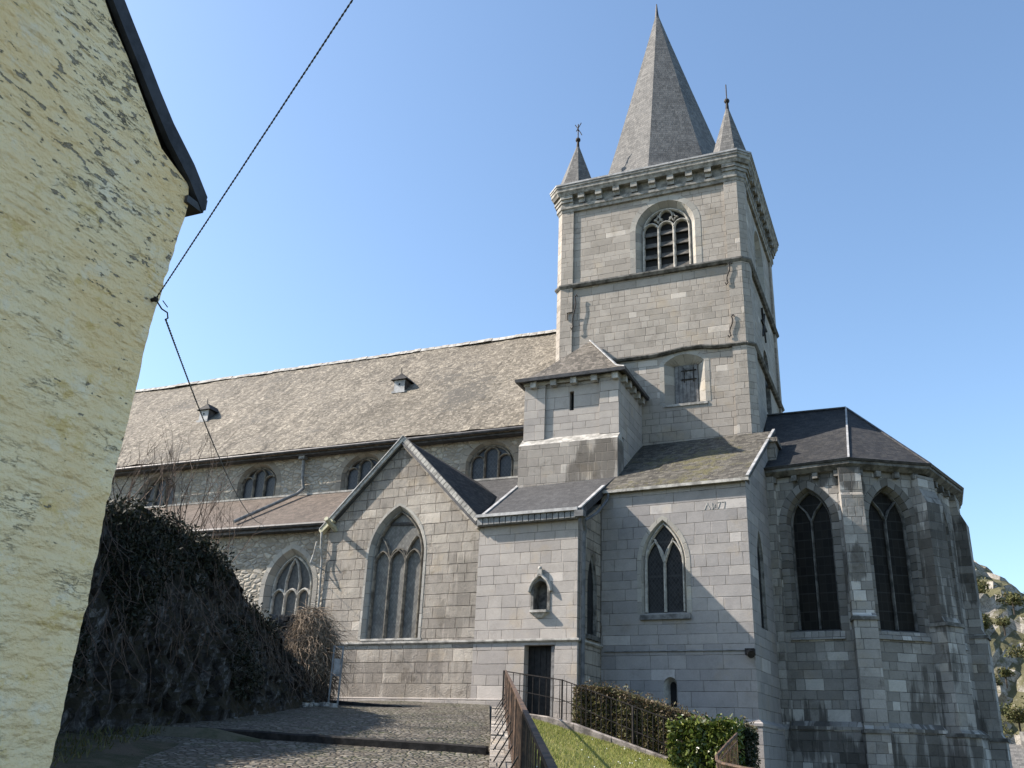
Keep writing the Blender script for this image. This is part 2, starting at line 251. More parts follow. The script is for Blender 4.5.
# ------------------------------------------------------------------ mesh helpers
class MB:
    def __init__(s): s.v = []; s.f = []; s.uv = {}
    def pt(s, p): s.v.append(tuple(p)); return len(s.v)-1
    def poly(s, pts, uvs=None):
        i = [s.pt(p) for p in pts]; s.f.append(i)
        if uvs: s.uv[len(s.f)-1] = uvs
    def box(s, fn, a, b):
        (x0, y0, z0), (x1, y1, z1) = a, b
        c = [fn(x, y, z) for x in (x0, x1) for y in (y0, y1) for z in (z0, z1)]
        for q in ((0, 1, 3, 2), (4, 6, 7, 5), (0, 4, 5, 1), (2, 3, 7, 6), (0, 2, 6, 4), (1, 5, 7, 3)): s.poly([c[k] for k in q])
    def prism(s, xy, z0, z1, fn=None, cap=True, top=None):
        fn = fn or (lambda x, y, z: (x, y, z)); t = top or xy; k = len(xy)
        for i in range(k):
            j = (i+1) % k
            s.poly([fn(*xy[i], z0), fn(*xy[j], z0), fn(*t[j], z1), fn(*t[i], z1)])
        if cap: s.poly([fn(*p, z1) for p in t]); s.poly([fn(*p, z0) for p in reversed(xy)])
    def cone(s, xy, z0, apex):
        k = len(xy)
        for i in range(k): s.poly([(*xy[i], z0), (*xy[(i+1) % k], z0), apex])
    def slab(s, pts, th):
        p = [Vector(q) for q in pts]; nrm = Vector((0, 0, 0))
        for i in range(len(p)):
            a, b = p[i], p[(i+1) % len(p)]; nrm += a.cross(b)
        nrm.normalize()
        if nrm.z < 0: p.reverse(); nrm = -nrm
        q = [a - nrm*th for a in p]
        s.poly(p); s.poly(list(reversed(q)))
        for i in range(len(p)):
            j = (i+1) % len(p); s.poly([q[i], q[j], p[j], p[i]])
    def tube(s, path, r, k=6, caps=True):
        P = [Vector(p) for p in path]; rings = []; n0 = None
        for i, p in enumerate(P):
            d = (P[min(i+1, len(P)-1)] - P[max(i-1, 0)])
            if d.length < 1e-9: d = Vector((0, 0, 1))
            d.normalize()
            if n0 is None:
                n0 = d.cross(Vector((0, 0, 1)) if abs(d.z) < 0.95 else Vector((1, 0, 0))).normalized()
            else:
                n0 = (n0 - d*n0.dot(d)).normalized()
            b = d.cross(n0); rr = r[i] if isinstance(r, (list, tuple)) else r
            rings.append([s.pt(p + (n0*math.cos(2*math.pi*j/k) + b*math.sin(2*math.pi*j/k))*rr) for j in range(k)])
        for a, b in zip(rings, rings[1:]):
            for j in range(k): s.f.append([a[j], a[(j+1) % k], b[(j+1) % k], b[j]])
        if caps and k > 2: s.f.append(list(reversed(rings[0]))); s.f.append(list(rings[-1]))
    def ball(s, c, r, nu=10, nv=7):
        g = [[s.pt((c[0]+r*math.sin(math.pi*j/nv)*math.cos(2*math.pi*i/nu), c[1]+r*math.sin(math.pi*j/nv)*math.sin(2*math.pi*i/nu), c[2]+r*math.cos(math.pi*j/nv))) for i in range(nu)] for j in range(nv+1)]
        for j in range(nv):
            for i in range(nu): s.f.append([g[j][i], g[j+1][i], g[j+1][(i+1) % nu], g[j][(i+1) % nu]])
    def band(s, path, prof, closed=False, out=1):
        """sweep profile [(offset outwards, z)] along plan path [(x, y)]; right-hand side is outwards"""
        P = [Vector(p) for p in path]; k = len(P); offs = []
        for i in range(k):
            a = P[i-1] if (i > 0 or closed) else None; c = P[(i+1) % k] if (i < k-1 or closed) else None
            n1 = None if a is None else Vector(((P[i]-a).y, -(P[i]-a).x)).normalized()
            n2 = None if c is None else Vector(((c-P[i]).y, -(c-P[i]).x)).normalized()
            if n1 is None: m = n2
            elif n2 is None: m = n1
            else: m = (n1+n2)/(1+n1.dot(n2))
            offs.append(m*out)
        R_ = [[(P[i].x+offs[i].x*o, P[i].y+offs[i].y*o, z) for (o, z) in prof] for i in range(k)]
        rng = range(k) if closed else range(k-1); q = len(prof)
        for i in rng:
            A, B = R_[i], R_[(i+1) % k]
            for j in range(q-1): s.poly([A[j], B[j], B[j+1], A[j+1]])
        if not closed:
            s.poly(R_[0]); s.poly(list(reversed(R_[-1])))
    def build(s, name, mat, parent=None, smooth=False):
        me = bpy.data.meshes.new(name); me.from_pydata(s.v, [], s.f); me.validate(); me.update()
        o = bpy.data.objects.new(name, me); COL.objects.link(o); me.materials.append(mat)
        ul = me.uv_layers.new(name='UVMap').data
        for p in me.polygons:
            pr = s.uv.get(p.index) if len(me.polygons) == len(s.f) else None
            n = p.normal
            h = Vector((0, 0, 1)).cross(n)
            if h.length < 1e-3: h = Vector((1, 0, 0)); v = Vector((0, 1, 0))
            else: h.normalize(); v = n.cross(h)
            for k_, li in enumerate(p.loop_indices):
                if pr: ul[li].uv = pr[k_]
                else:
                    co = me.vertices[me.loops[li].vertex_index].co
                    ul[li].uv = (co.dot(h), co.dot(v))
            p.use_smooth = smooth
        if parent is not None:
            o.parent = parent; o.matrix_parent_inverse = PINV[parent.name]
        PINV[o.name] = Matrix.Identity(4)
        return o
PINV = {}
def tag(o, label, cat=None, group=None, kind=None):
    if label: o['label'] = label
    if cat: o['category'] = cat
    if group: o['group'] = group
    if kind: o['kind'] = kind
    return o
def thing(name, label, cat, loc, group=None):
    o = bpy.data.objects.new(name, None); COL.objects.link(o); o.location = loc; o.empty_display_size = 0.3
    PINV[o.name] = Matrix.Translation(Vector(loc)).inverted()
    return tag(o, label, cat, group)
def struct(o, label=None): o['kind'] = 'structure'; return tag(o, label)
WORLD = lambda x, y, z: (x, y, z)
# ------------------------------------------------------------------ arches, walls, windows
def frame(ox, oy, yaw):
    c, s_ = math.cos(yaw), math.sin(yaw)
    return lambda u, s, z: (ox+c*u-s_*s, oy+s_*u+c*s, z)
def arch(u0, u1, z0, zs, za, n=8):
    """opening outline, counter-clockwise: sill left, sill right, right springing, apex, left springing"""
    w = (u1-u0)/2; um = (u0+u1)/2; h = max(za-zs, 0.004); L = [(u0, z0), (u1, z0)]
    if h >= w*1.001:
        r = (w*w+h*h)/(2*w); a1 = math.atan2(h, r-w)
        for i in range(n+1): a = a1*i/n; L.append((u1-r+r*math.cos(a), zs+r*math.sin(a)))
        for i in range(n-1, -1, -1): a = a1*i/n; L.append((u0+r-r*math.cos(a), zs+r*math.sin(a)))
    else:
        r = (w*w+h*h)/(2*h); cz = za-r; a0 = math.atan2(zs-cz, w); a1 = math.pi-a0
        for i in range(2*n+1): a = a0+(a1-a0)*i/(2*n); L.append((um+r*math.cos(a), cz+r*math.sin(a)))
    return L
class Open:
    def __init__(s, u0, u1, z0, zs, za, depth=0.4, splay=0.1, sill=0.1, n=8):
        s.a = (u0, u1, z0, zs, za); s.depth = depth; s.n = n
        s.outer = arch(u0, u1, z0, zs, za, n)
        s.ia = (u0+splay, u1-splay, z0+sill, zs, za-splay); s.inner = arch(*s.ia, n)
def wall(mb, F, outline, s0, th, opens=()):
    loops = [outline]+[o.outer for o in opens]
    vl = [[Vector((u, z, 0)) for u, z in L] for L in loops]; flat = [p for L in loops for p in L]
    for t in tessellate_polygon(vl):
        a = [flat[i] for i in t]
        ar = (a[1][0]-a[0][0])*(a[2][1]-a[0][1])-(a[2][0]-a[0][0])*(a[1][1]-a[0][1])
        if ar < 0: a.reverse()
        mb.poly([F(u, s0, z) for u, z in a])
    k = len(outline)
    for i in range(k):
        (u0, z0), (u1, z1) = outline[i], outline[(i+1) % k]
        mb.poly([F(u0, s0, z0), F(u0, s0+th, z0), F(u1, s0+th, z1), F(u1, s0, z1)])
    for t in tessellate_polygon([vl[0]]): mb.poly([F(*(outline[i][0], s0+th, outline[i][1])) for i in t])
def reveal(mb, F, op, s0):
    k = len(op.outer); L = 0
    for i in range(k):
        a, b = op.outer[i], op.outer[(i+1) % k]; c, d = op.inner[i], op.inner[(i+1) % k]
        ln = math.hypot(b[0]-a[0], b[1]-a[1])
        mb.poly([F(a[0], s0, a[1]), F(b[0], s0, b[1]), F(d[0], s0+op.depth, d[1]), F(c[0], s0+op.depth, c[1])],
                [(L, 0.1), (L+ln, 0.1), (L+ln, 0.5), (L, 0.5)]); L += ln
def surround(mb, F, op, s0, wdt=0.22, proud=0.012, start=1, sillz=None):
    """flat band of dressed stones round the opening"""
    u0, u1, z0, zs, za = op.a
    out = arch(u0-wdt, u1+wdt, z0, zs, za+wdt, op.n); k = len(out); L = 0
    for i in range(start, k):
        j = (i+1) % k
        a, b, c, d = op.outer[i], op.outer[j], out[i], out[j]; ln = math.hypot(b[0]-a[0], b[1]-a[1])
        s1 = s0-proud
        mb.poly([F(a[0], s1, a[1]), F(c[0], s1, c[1]), F(d[0], s1, d[1]), F(b[0], s1, b[1])], [(L, 0.1), (L, 0.4), (L+ln, 0.4), (L+ln, 0.1)])
        mb.poly([F(c[0], s1, c[1]), F(c[0], s0, c[1]), F(d[0], s0, d[1]), F(d[0], s1, d[1])])
        mb.poly([F(a[0], s1, a[1]), F(b[0], s1, b[1]), F(b[0], s0, b[1]), F(a[0], s0, a[1])])
        L += ln
def pane(mb, F, loop, s): mb.poly([F(u, s, z) for u, z in loop])
def ribbon(mb, F, poly, s0, w, d):
    """moulded bar along a polyline in the window plane (chamfered front)"""
    k = len(poly); rings = []
    for i in range(k):
        a = poly[max(i-1, 0)]; b = poly[min(i+1, k-1)]; tx, tz = b[0]-a[0], b[1]-a[1]; l = math.hypot(tx, tz) or 1; nx, nz = -tz/l, tx/l
        pr = [(-w/2, d), (-w/2, d*0.45), (-w*0.18, 0), (w*0.18, 0), (w/2, d*0.45), (w/2, d)]
        rings.append([F(poly[i][0]+nx*o, s0+q, poly[i][1]+nz*o) for o, q in pr])
    for A, B in zip(rings, rings[1:]):
        for j in range(5): mb.poly([A[j], B[j], B[j+1], A[j+1]])
    mb.poly(rings[0]); mb.poly(list(reversed(rings[-1])))
def arc(cx, cz, r, a0, a1, n=12): return [(cx+r*math.cos(R(a0+(a1-a0)*i/n)), cz+r*math.sin(R(a0+(a1-a0)*i/n))) for i in range(n+1)]
def head(u0, u1, zs, za, n=6): return arch(u0, u1, zs, zs, za, n)[2:] if False else [p for p in arch(u0, u1, zs-0.01, zs, za, n)[2:]]
def lights(ia, n, zl, hh, w):
    """mullions and light heads: returns polylines and light edges"""
    u0, u1, z0, zs, za = ia; st = (u1-u0)/n; L = []
    for i in range(1, n): L.append([(u0+st*i, z0), (u0+st*i, zl)])
    for i in range(n): L.append(head(u0+st*i, u0+st*(i+1), zl, zl+hh))
    return L, st
def window(parent, F, s0, op, tr, glass, wallmb=None, kind=3, tmat='tracery', rmat='dressed', sw=0.22, w=0.09, d=0.13, sur=True, label=None, name='window'):
    """a window part: surround and reveal as the part, tracery and glass as its sub-parts"""
    mb = MB(); reveal(mb, F, op, s0)
    if sur: surround(mb, F, op, s0, sw)
    wn = mb.build(name, M[rmat], parent)
    if label: wn['label'] = label
    g = MB(); pane(g, F, op.inner, s0+op.depth-0.02); g.build('glass', M[glass], wn)
    t = MB(); u0, u1, z0, zs, za = op.ia; um = (u0+u1)/2; hw = (u1-u0)/2; H = za-zs; sT = s0+op.depth-d-0.03
    ribbon(t, F, [op.inner[0]]+[op.inner[-1-i] for i in range(len(op.inner)-2)]+[op.inner[1]], sT, w, d)
    if kind == 'big':
        L, st = lights(op.ia, 3, zs-0.25, st_h(hw*2/3), w)
        hh = st_h(hw*2/3)
        for i, l in enumerate(L): ribbon(t, F, l, sT, w*(1.1 if i < 2 else 0.9), d)
        for sgn in (-1, 1):
            ribbon(t, F, [(um+sgn*st/2, zs-0.25), (um+sgn*(st/2+0.03), zs+0.05), (um+sgn*(st/2+0.12), zs+0.32), (um+sgn*(st/2+0.27), zs+0.58), (um+sgn*(st/2+0.40), zs+0.72)], sT, w*0.9, d)
            ribbon(t, F, [(um+sgn*st/2, zs-0.02), (um+sgn*st*0.30, zs+0.22), (um+sgn*st*0.12, zs+0.30), (um, zs+0.24)], sT, w*0.8, d)
    elif kind == 'aisle':
        L, st = lights(op.ia, 3, zs-0.35, 0.35, w)
        for l in L: ribbon(t, F, l, sT, w, d)
        for sgn in (-1, 1): ribbon(t, F, [(um+sgn*st/2, zs-0.35), (um+sgn*st*0.55, zs+0.3), (um+sgn*st*0.3, zs+H*0.7), (um, za-0.1)], sT, w*0.8, d)
    elif kind == 'clere':
        st = hw*2/3
        for k in (1, 2): ribbon(t, F, [(u0+st*k, z0), (u0+st*k, za-0.25)], sT, w, d)
        ribbon(t, F, head(um-st/2, um+st/2, za-0.32, za-0.06), sT, w*0.8, d)
        ribbon(t, F, head(u0, um-st/2, zs-0.05, zs+0.27), sT, w*0.8, d); ribbon(t, F, head(um+st/2, u1, zs-0.05, zs+0.27), sT, w*0.8, d)
    elif kind == 'two':
        ribbon(t, F, [(um, z0), (um, zs)], sT, w, d)
        for a, b in ((u0, um), (um, u1)): ribbon(t, F, head(a, b, zs, zs+H*0.55), sT, w*0.85, d)
        ribbon(t, F, [(um, zs), (um+hw*0.30, zs+H*0.42), (um+hw*0.5, zs+H*0.62)], sT, w*0.7, d); ribbon(t, F, [(um, zs), (um-hw*0.30, zs+H*0.42), (um-hw*0.5, zs+H*0.62)], sT, w*0.7, d)
    elif kind == 'apse':
        ribbon(t, F, [(um, z0), (um, zs+0.1)], sT, w, d)
        for sgn in (-1, 1): ribbon(t, F, [(um, zs+0.1), (um+sgn*hw*0.22, zs+0.45), (um+sgn*hw*0.62, zs+H*0.66)], sT, w, d)
    elif kind == 'belfry':
        st = hw*2/3
        for k in (1, 2): ribbon(t, F, [(u0+st*k, z0), (u0+st*k, zs+0.1)], sT, w*1.2, d)
        for k in range(3): ribbon(t, F, head(u0+st*k, u0+st*(k+1), zs+0.08, zs+0.08+st*0.46), sT, w, d)
        for sgn in (-1, 1):
            cx, cz = um+sgn*st*0.5, zs+0.56; q = 0.19
            ribbon(t, F, [(cx-q, cz), (cx-q*0.3, cz+q*0.3), (cx, cz+q*1.2), (cx+q*0.3, cz+q*0.3), (cx+q, cz), (cx+q*0.3, cz-q*0.3), (cx, cz-q), (cx-q*0.3, cz-q*0.3), (cx-q, cz)], sT, w*0.6, d*0.8)
        ribbon(t, F, arc(um, zs+0.70, st*0.42, -60, 240, 14), sT, w*0.7, d)
    elif kind == 'one':
        pass
    t.build('tracery', M[tmat], wn)
    return wn
def st_h(st): return st*0.72

CH = thing('church', 'grey limestone church with square tower, slate spire, long nave and polygonal apse', 'church', (-10.5, 33.0, 1.0))
exec_order = []
# frames: FA = the two front chapels (turned 4.3 degrees), FN = nave and tower
AYAW = R(-4.3); A0 = (-9.99, 28.29)
FA = frame(A0[0], A0[1], AYAW); FN = WORLD
def AP(u, s): p = FA(u, s, 0); return (p[0], p[1])

# ------------------------------------------------------------------ nave
NX0, NX1, NY, NYB, RY, RZ, EZ = -46.0, -13.55, 33.0, 45.6, 39.3, 19.95, 12.55
cl = [Open(c-1.1, c+1.1, 10.5, 11.3, 12.12, 0.27, 0.16, 0.06) for c in (-15.55, -21.66, -27.37, -33.3, -39.1)]
mb = MB(); wall(mb, FN, [(NX0, 3.0), (NX1, 3.0), (NX1, 12.4), (NX0, 12.4)], NY, 0.7, cl); mb.build('nave_wall', M['rubble'], CH)
for o in cl: window(CH, FN, NY, o, 'clere', 'glass_clere', kind='clere', tmat='tracery_brown', rmat='dressed_brown', sw=0.26, w=0.085)
mb = MB(); mb.box(FN, (NX0, NYB-0.7, 3), (NX1, NYB, 12.4)); mb.build('nave_wall', M['rubble'], CH)
for x in (NX0, NX1-0.5):
    mb = MB(); FG = lambda u, s, z, x=x: (x+s, u, z)
    wall(mb, FG, [(NY+0.72, 3), (NYB-0.72, 3), (NYB-0.72, 12.3), (RY, RZ-0.25), (NY+0.72, 12.3)], 0, 0.5); mb.build('gable_wall', M['rubble'], CH)
def bumpy_roof(mb, x0, x1, y0, z0, y1, z1, nx, ny, amp=0.03, seed=0):
    """roof plane with the gentle sag and waviness of an old slate roof"""
    n = Vector((0, -(z1-z0), (y1-y0))).normalized()
    if n.z < 0: n = -n
    g = []
    for j in range(ny+1):
        row = []
        for i in range(nx+1):
            x = x0+(x1-x0)*i/nx; t = j/ny; p = Vector((x, y0+(y1-y0)*t, z0+(z1-z0)*t))
            p += n*(noise.noise((x*0.45+seed, t*2.5, seed))*amp*1.5+noise.noise((x*1.7, t*9, seed+5))*amp*0.6)
            row.append(mb.pt(p))
        g.append(row)
    for j in range(ny):
        for i in range(nx): mb.f.append([g[j][i], g[j][i+1], g[j+1][i+1], g[j+1][i]] if y1 > y0 else [g[j][i+1], g[j][i], g[j+1][i], g[j+1][i+1]])
mb = MB(); bumpy_roof(mb, NX0, NX1+0.1, 32.45, 12.5, RY, RZ, 90, 14, 0.06, 3); bumpy_roof(mb, NX0, NX1+0.1, 46.15, 12.5, RY, RZ, 30, 4, 0.03, 8)
mb.slab([(NX0, 32.5, 12.35), (NX1+0.1, 32.5, 12.35), (NX1+0.1, RY, RZ-0.2), (NX0, RY, RZ-0.2)], 0.15)
roof = mb.build('nave_roof', M['slate_nave'], CH)
mb = MB(); rnd = random.Random(4); x = NX0
while x < NX1:
    l = 0.42; zz = RZ+0.02+rnd.uniform(-0.015, 0.03)
    mb.band([(x, RY-0.17), (x+l-0.02, RY-0.17)], [(0.0, zz-0.10), (-0.17, zz+0.13), (-0.34, zz-0.10)]); x += l
mb.build('ridge_tiles', M['trim'], roof)
# eave board and gutter
mb = MB(); mb.box(FN, (NX0, 32.56, 12.20), (NX1, 32.95, 12.32)); mb.tube([(NX0, 32.40, 12.36), (NX1, 32.40, 12.36)], 0.08, 8)
mb.build('gutter', M['lead_dark'], CH)
# roof vents (little dormers)
def on_roof(y): return EZ+(y-32.5)*(RZ-EZ)/(RY-32.5)
for dx, dy in ((-33.55, 35.45), (-21.95, 35.85)):
    z = on_roof(dy); mb = MB(); F = frame(dx, dy, 0)
    mb.prism([(-0.32, 0), (0.32, 0), (0.32, 0.8), (-0.32, 0.8)], z-0.1, z+0.66, F)
    dm = mb.build('dormer', M['lead_dark'], CH)
    # cheek frame, shutter, roof are merged pieces of the same small dormer
    t = MB(); e = 0.13; w = 0.32
    a = [F(-w-e, -0.16, z+0.60), F(w+e, -0.16, z+0.60), F(w+e, 1.4, z+0.60), F(-w-e, 1.4, z+0.60)]; r0, r1 = F(0, 0.12, z+1.02), F(0, 1.3, z+1.02)
    t.poly([a[0], a[1], r0]); t.poly([a[1], a[2], r1, r0]); t.poly([a[3], a[0], r0, r1]); t.poly([a[3], a[2], a[1], a[0]]); t.poly([a[2], a[3], r1])
    t.build('cap', M['slate_dark'], dm); o = MB(); o.tube([F(0, 0.10, z+0.98), F(0, 0.05, z+1.28)], 0.02, 5); o.build('spike', M['lead_dark'], dm)
    s_ = MB(); s_.box(F, (-0.29, -0.035, z+0.02), (0.29, -0.002, z+0.59)); s_.build('shutter', M['lead'], dm)
    s_ = MB(); s_.box(F, (-0.04, -0.05, z+0.33), (0.04, -0.036, z+0.42)); s_.build('vent_hole', M['dark_void'], dm)
    s_ = MB(); s_.box(F, (-0.36, -0.12, z-0.1), (0.36, 0.0, z+0.015)); s_.build('flashing', M['lead'], dm)
# rain pipe of the nave
mb = MB(); mb.box(FN, (-24.93, 32.62, 12.05), (-24.62, 32.9, 12.2)); mb.tube([(-24.78, 32.8, 12.15), (-24.72, 32.83, 11.2), (-24.62, 32.84, 10.72), (-24.72, 32.6, 10.42), (-25.75, 29.95, 8.58)], 0.075, 8)
mb.build('downpipe', M['zinc'], CH)

# ------------------------------------------------------------------ north aisle
mb = MB(); ao = Open(-23.75, -21.45, 4.3, 5.75, 7.32, 0.36, 0.26, 0.1)
ao2 = Open(-29.6, -27.4, 4.3, 5.75, 7.32, 0.42, 0.14, 0.1)
wall(mb, FN, [(NX0, 0.5), (-20.45, 0.5), (-20.45, 8.05), (NX0, 8.05)], 30.0, 0.6, [ao, ao2]); mb.build('aisle_wall', M['rubble'], CH)
for o in (ao, ao2): window(CH, FN, 30.0, o, 'aisle', 'glass_aisle', kind='aisle', sw=0.2, w=0.1)
def aisle_z(y): return 10.45-0.667*(33.0-y)
mb = MB(); mb.slab([(NX0, 29.62, aisle_z(29.62)), (-20.5, 29.62, aisle_z(29.62)), (-20.5, 32.99, 10.44), (NX0, 32.99, 10.44)], 0.1)
ar = mb.build('aisle_roof', M['slate_red'], CH)
mb = MB(); mb.slab([(-20.49, 29.3, aisle_z(29.3)), (-13.42, 28.72, aisle_z(28.72)), (-13.6, 32.99, 10.44), (-20.49, 32.99, 10.44)], 0.1)
tag(mb.build('aisle_roof', M['slate_grey'], CH), 'newer grey slate part of the aisle roof behind the gable')
mb = MB(); mb.tube([(NX0, 29.52, 8.17), (-20.3, 29.52, 8.14)], 0.09, 8); mb.box(FN, (NX0, 29.6, 7.95), (-20.5, 29.98, 8.1)); mb.build('gutter', M['lead_dark'], CH)
mb = MB(); mb.box(FN, (NX0, 32.92, 10.42), (-13.62, 33.0-0.004, 10.50)); mb.build('flashing', M['trim'], CH)

# ------------------------------------------------------------------ gabled chapel with the big window and its flat right half
GL, GA, GR = -10.36, -7.18, -3.74
big = Open(-8.42, -5.98, 3.6, 6.55, 8.42, 0.30, 0.20, 0.06, 12)
niche = Open(-1.56, -1.06, 4.42, 5.12, 5.38, 0.42, 0.0, 0.0)
door = Open(-1.83, -0.75, 0.9, 3.34, 3.345, 0.35, 0.0, 0.0, 1)
mb = MB(); wall(mb, FA, [(GL, 3.42), (GR, 3.42), (GR, 7.6), (GA, 10.85), (GL, 7.75)], 0, 0.8, [big]); mb.build('gable_wall', M['ashlar_old'], CH)
mb = MB(); wall(mb, FA, [(GR, 3.42), (0, 3.42), (0, 7.5), (GR, 7.5)], 0, 0.6, [niche]); mb.build('chapel_wall', M['ashlar'], CH)
door.outer = [(-1.83, 0.55), (-0.75, 0.55), (-0.75, 3.33), (-1.83, 3.33)]; door.inner = list(door.outer)
mb = MB(); wall(mb, FA, [(GL, 0.4), (GR, 0.4), (GR, 3.40), (GL, 3.40)], -0.03, 0.6); mb.build('chapel_wall', M['ashlar_old'], CH)
mb = MB(); wall(mb, FA, [(GR, 0.4), (-1.83, 0.4), (-1.83, 3.40), (GR, 3.40)], -0.03, 0.6); wall(mb, FA, [(-0.75, 0.4), (0.03, 0.4), (0.03, 3.40), (-0.75, 3.40)], -0.03, 0.6); mb.box(FA, (-1.83, -0.03, 3.33), (-0.75, 0.5, 3.40)); mb.build('chapel_wall', M['ashlar'], CH)
mb = MB(); mb.box(FA, (-1.83, 0.30, 0.5), (-0.75, 0.38, 3.33))
for k in range(5): mb.box(FA, (-1.81+k*0.214, 0.285, 0.5), (-1.81+k*0.214+0.2, 0.30, 3.3))
dr = mb.build('door', M['wood_door'], CH); tag(dr, 'dark plank door in the plain chapel wall')
mb = MB(); mb.ball(FA(-0.9, 0.26, 1.75), 0.035); mb.build('handle', M['iron'], dr)
mb = MB(); mb.box(FA, (-0.90, 0.05, 0.5), (-0.75-0.003, 0.28, 3.3)); mb.build('door_jamb', M['wood_grey'], CH)
mb = MB(); mb.band([AP(GL, -0.03), AP(0.03, -0.03), AP(0.03, 1.95)], [(0.0, 3.40), (0.03, 3.42), (0.08, 3.46), (0.08, 3.515), (0.0, 3.53)]); mb.build('string_course', M['trim'], CH)
mb = MB(); mb.band([AP(GL, -0.035), AP(-1.86, -0.035)], [(0.0, 0.3), (0.035, 0.3), (0.035, 1.66), (0.0, 1.68)]); mb.build('plinth', M['ashlar'], CH)
mb = MB(); wall(mb, frame(*AP(0, 0.6), AYAW+R(90)), [(0, 0.4), (1.36, 0.4), (1.36, 8.35), (0, 7.55)], 0.0, 0.5, [Open(0.22, 1.02, 3.75, 5.3, 6.45, 0.35, 0.06, 0.05)]); mb.build('chapel_wall', M['ashlar_old'], CH)
FS = frame(*AP(0, 0.6), AYAW+R(90))
window(CH, FS, 0.0, Open(0.22, 1.02, 3.75, 5.3, 6.45, 0.14, 0.04, 0.05), '', 'glass_side', kind='one', rmat='trim_dark', tmat='tracery_dark', sur=False, d=0.05)
mb = MB(); mb.box(FS, (0.1, -0.10, 3.60), (1.15, 0.0, 3.74)); mb.build('sill', M['trim_dark'], CH)
bw = window(CH, FA, 0, big, '', 'glass_big', kind='big', tmat='tracery_brown', sw=0.10, w=0.085, d=0.14)
tag(bw, 'tall pointed three-light window in the gable')
mb = MB(); mb.box(FA, (-8.42, -0.02, 3.575), (-5.84, 0.26, 3.64)); mb.build('sill', M['trim'], CH)
# niche with hood and corbel
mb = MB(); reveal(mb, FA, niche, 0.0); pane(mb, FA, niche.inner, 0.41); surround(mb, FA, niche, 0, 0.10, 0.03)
nc = mb.build('niche', M['trim_dark'], CH)  # shade of the recess is put into the dark stone colour
mb = MB(); um = -1.31
hood = [(um-0.40, 5.02), (um-0.36, 5.18), (um-0.26, 5.36), (um-0.10, 5.50), (um, 5.58), (um+0.10, 5.50), (um+0.26, 5.36), (um+0.36, 5.18), (um+0.40, 5.02)]
ribbon(mb, FA, hood, -0.14, 0.10, 0.14); mb.box(FA, (um-0.08, -0.14, 5.52), (um+0.08, 0, 5.74)); mb.ball(FA(um, -0.09, 5.78), 0.07)
mb.build('hood', M['trim'], nc)
mb = MB(); mb.prism([(um-0.36, 0), (um-0.30, -0.2), (um+0.30, -0.2), (um+0.36, 0)], 4.34, 4.42, FA); mb.prism([(um-0.12, 0), (um-0.09, -0.06), (um+0.09, -0.06), (um+0.12, 0)], 4.18, 4.34, FA, True, [(um-0.33, 0), (um-0.27, -0.17), (um+0.27, -0.17), (um+0.33, 0)]); mb.build('sill', M['trim'], nc)
# roofs of the gabled chapel
apx = FA(GA, -0.14, 11.02); rend = (-15.85, 32.74, 10.27); Lf = FA(GL-0.25, -0.14, 7.72); Lb = (-20.6, 32.6, 10.2)
Rf = FA(GR+0.08, -0.14, 7.58); Rv = (-14.25, 31.0, 9.14)
mb = MB(); mb.slab([Lf, apx, rend], 0.09); mb.slab([Lf, rend, Lb], 0.09); mb.build('gable_roof', M['slate_grey'], CH)
mb = MB(); mb.slab([apx, Rf, Rv], 0.09); mb.slab([apx, Rv, rend], 0.09); tag(mb.build('gable_roof', M['slate_dark'], CH), 'gable roof slope facing the tower, slate darkened to show its shade')  # darker slate than the other slope: its shade is painted in
mb = MB()
def bar(mb, a, b, w, h, up=(0, 0, 1)):
    a, b = Vector(a), Vector(b); d = (b-a).normalized(); s1 = d.cross(Vector(up)).normalized(); u1 = s1.cross(d)
    q = [[p+s1*x+u1*y for x, y in ((-w/2, -h/2), (w/2, -h/2), (w/2, h/2), (-w/2, h/2))] for p in (a, b)]
    for j in range(4): k = (j+1) % 4; mb.poly([q[0][j], q[0][k], q[1][k], q[1][j]])
    mb.poly(list(reversed(q[0]))); mb.poly(q[1])
def pF(u, s, z): return Vector(FA(u, s, z))
bar(mb, pF(GL-0.3, -0.16, 7.66), pF(GA, -0.16, 10.99), 0.1, 0.16); mb.build('verge', M['trim'], CH)
mb = MB(); bar(mb, pF(GL-0.3, -0.17, 7.74), pF(GA, -0.17, 11.08), 0.17, 0.035); mb.build('verge', M['lead'], CH)
mb = MB()   # slate-hung verge on the right, row of little slates
nS = 26
for i in range(nS):
    a = pF(GA, -0.17, 10.98).lerp(pF(GR, -0.17, 7.58), (i+0.06)/nS); b = pF(GA, -0.17, 10.98).lerp(pF(GR, -0.17, 7.58), (i+0.94)/nS); bar(mb, a, b, 0.05, 0.19)
mb.build('verge', M['trim'], CH)
mb = MB(); bar(mb, pF(GA, -0.155, 10.93), pF(GR, -0.155, 7.52), 0.06, 0.3); tag(mb.build('verge', M['lead_dark'], CH), 'backing board behind the verge slates')
mb = MB(); bar(mb, pF(GA+0.05, -0.08, 10.7), pF(GR, -0.08, 7.3), 0.14, 0.13); tag(mb.build('moulding', M['ashlar_old'], CH), 'stone moulding under the right verge')
mb = MB(); bar(mb, pF(GL-0.28, -0.13, 7.62), pF(GL+0.24, -0.13, 8.08), 0.2, 0.16); M['kneeler'] = plain('lichened_kneeler_stone', (0.42, 0.40, 0.29), 0.9, 0, 0.2, 8, 0.01)
tag(mb.build('kneeler', M['kneeler'], CH), 'pale yellowish kneeler stone at the foot of the gable')
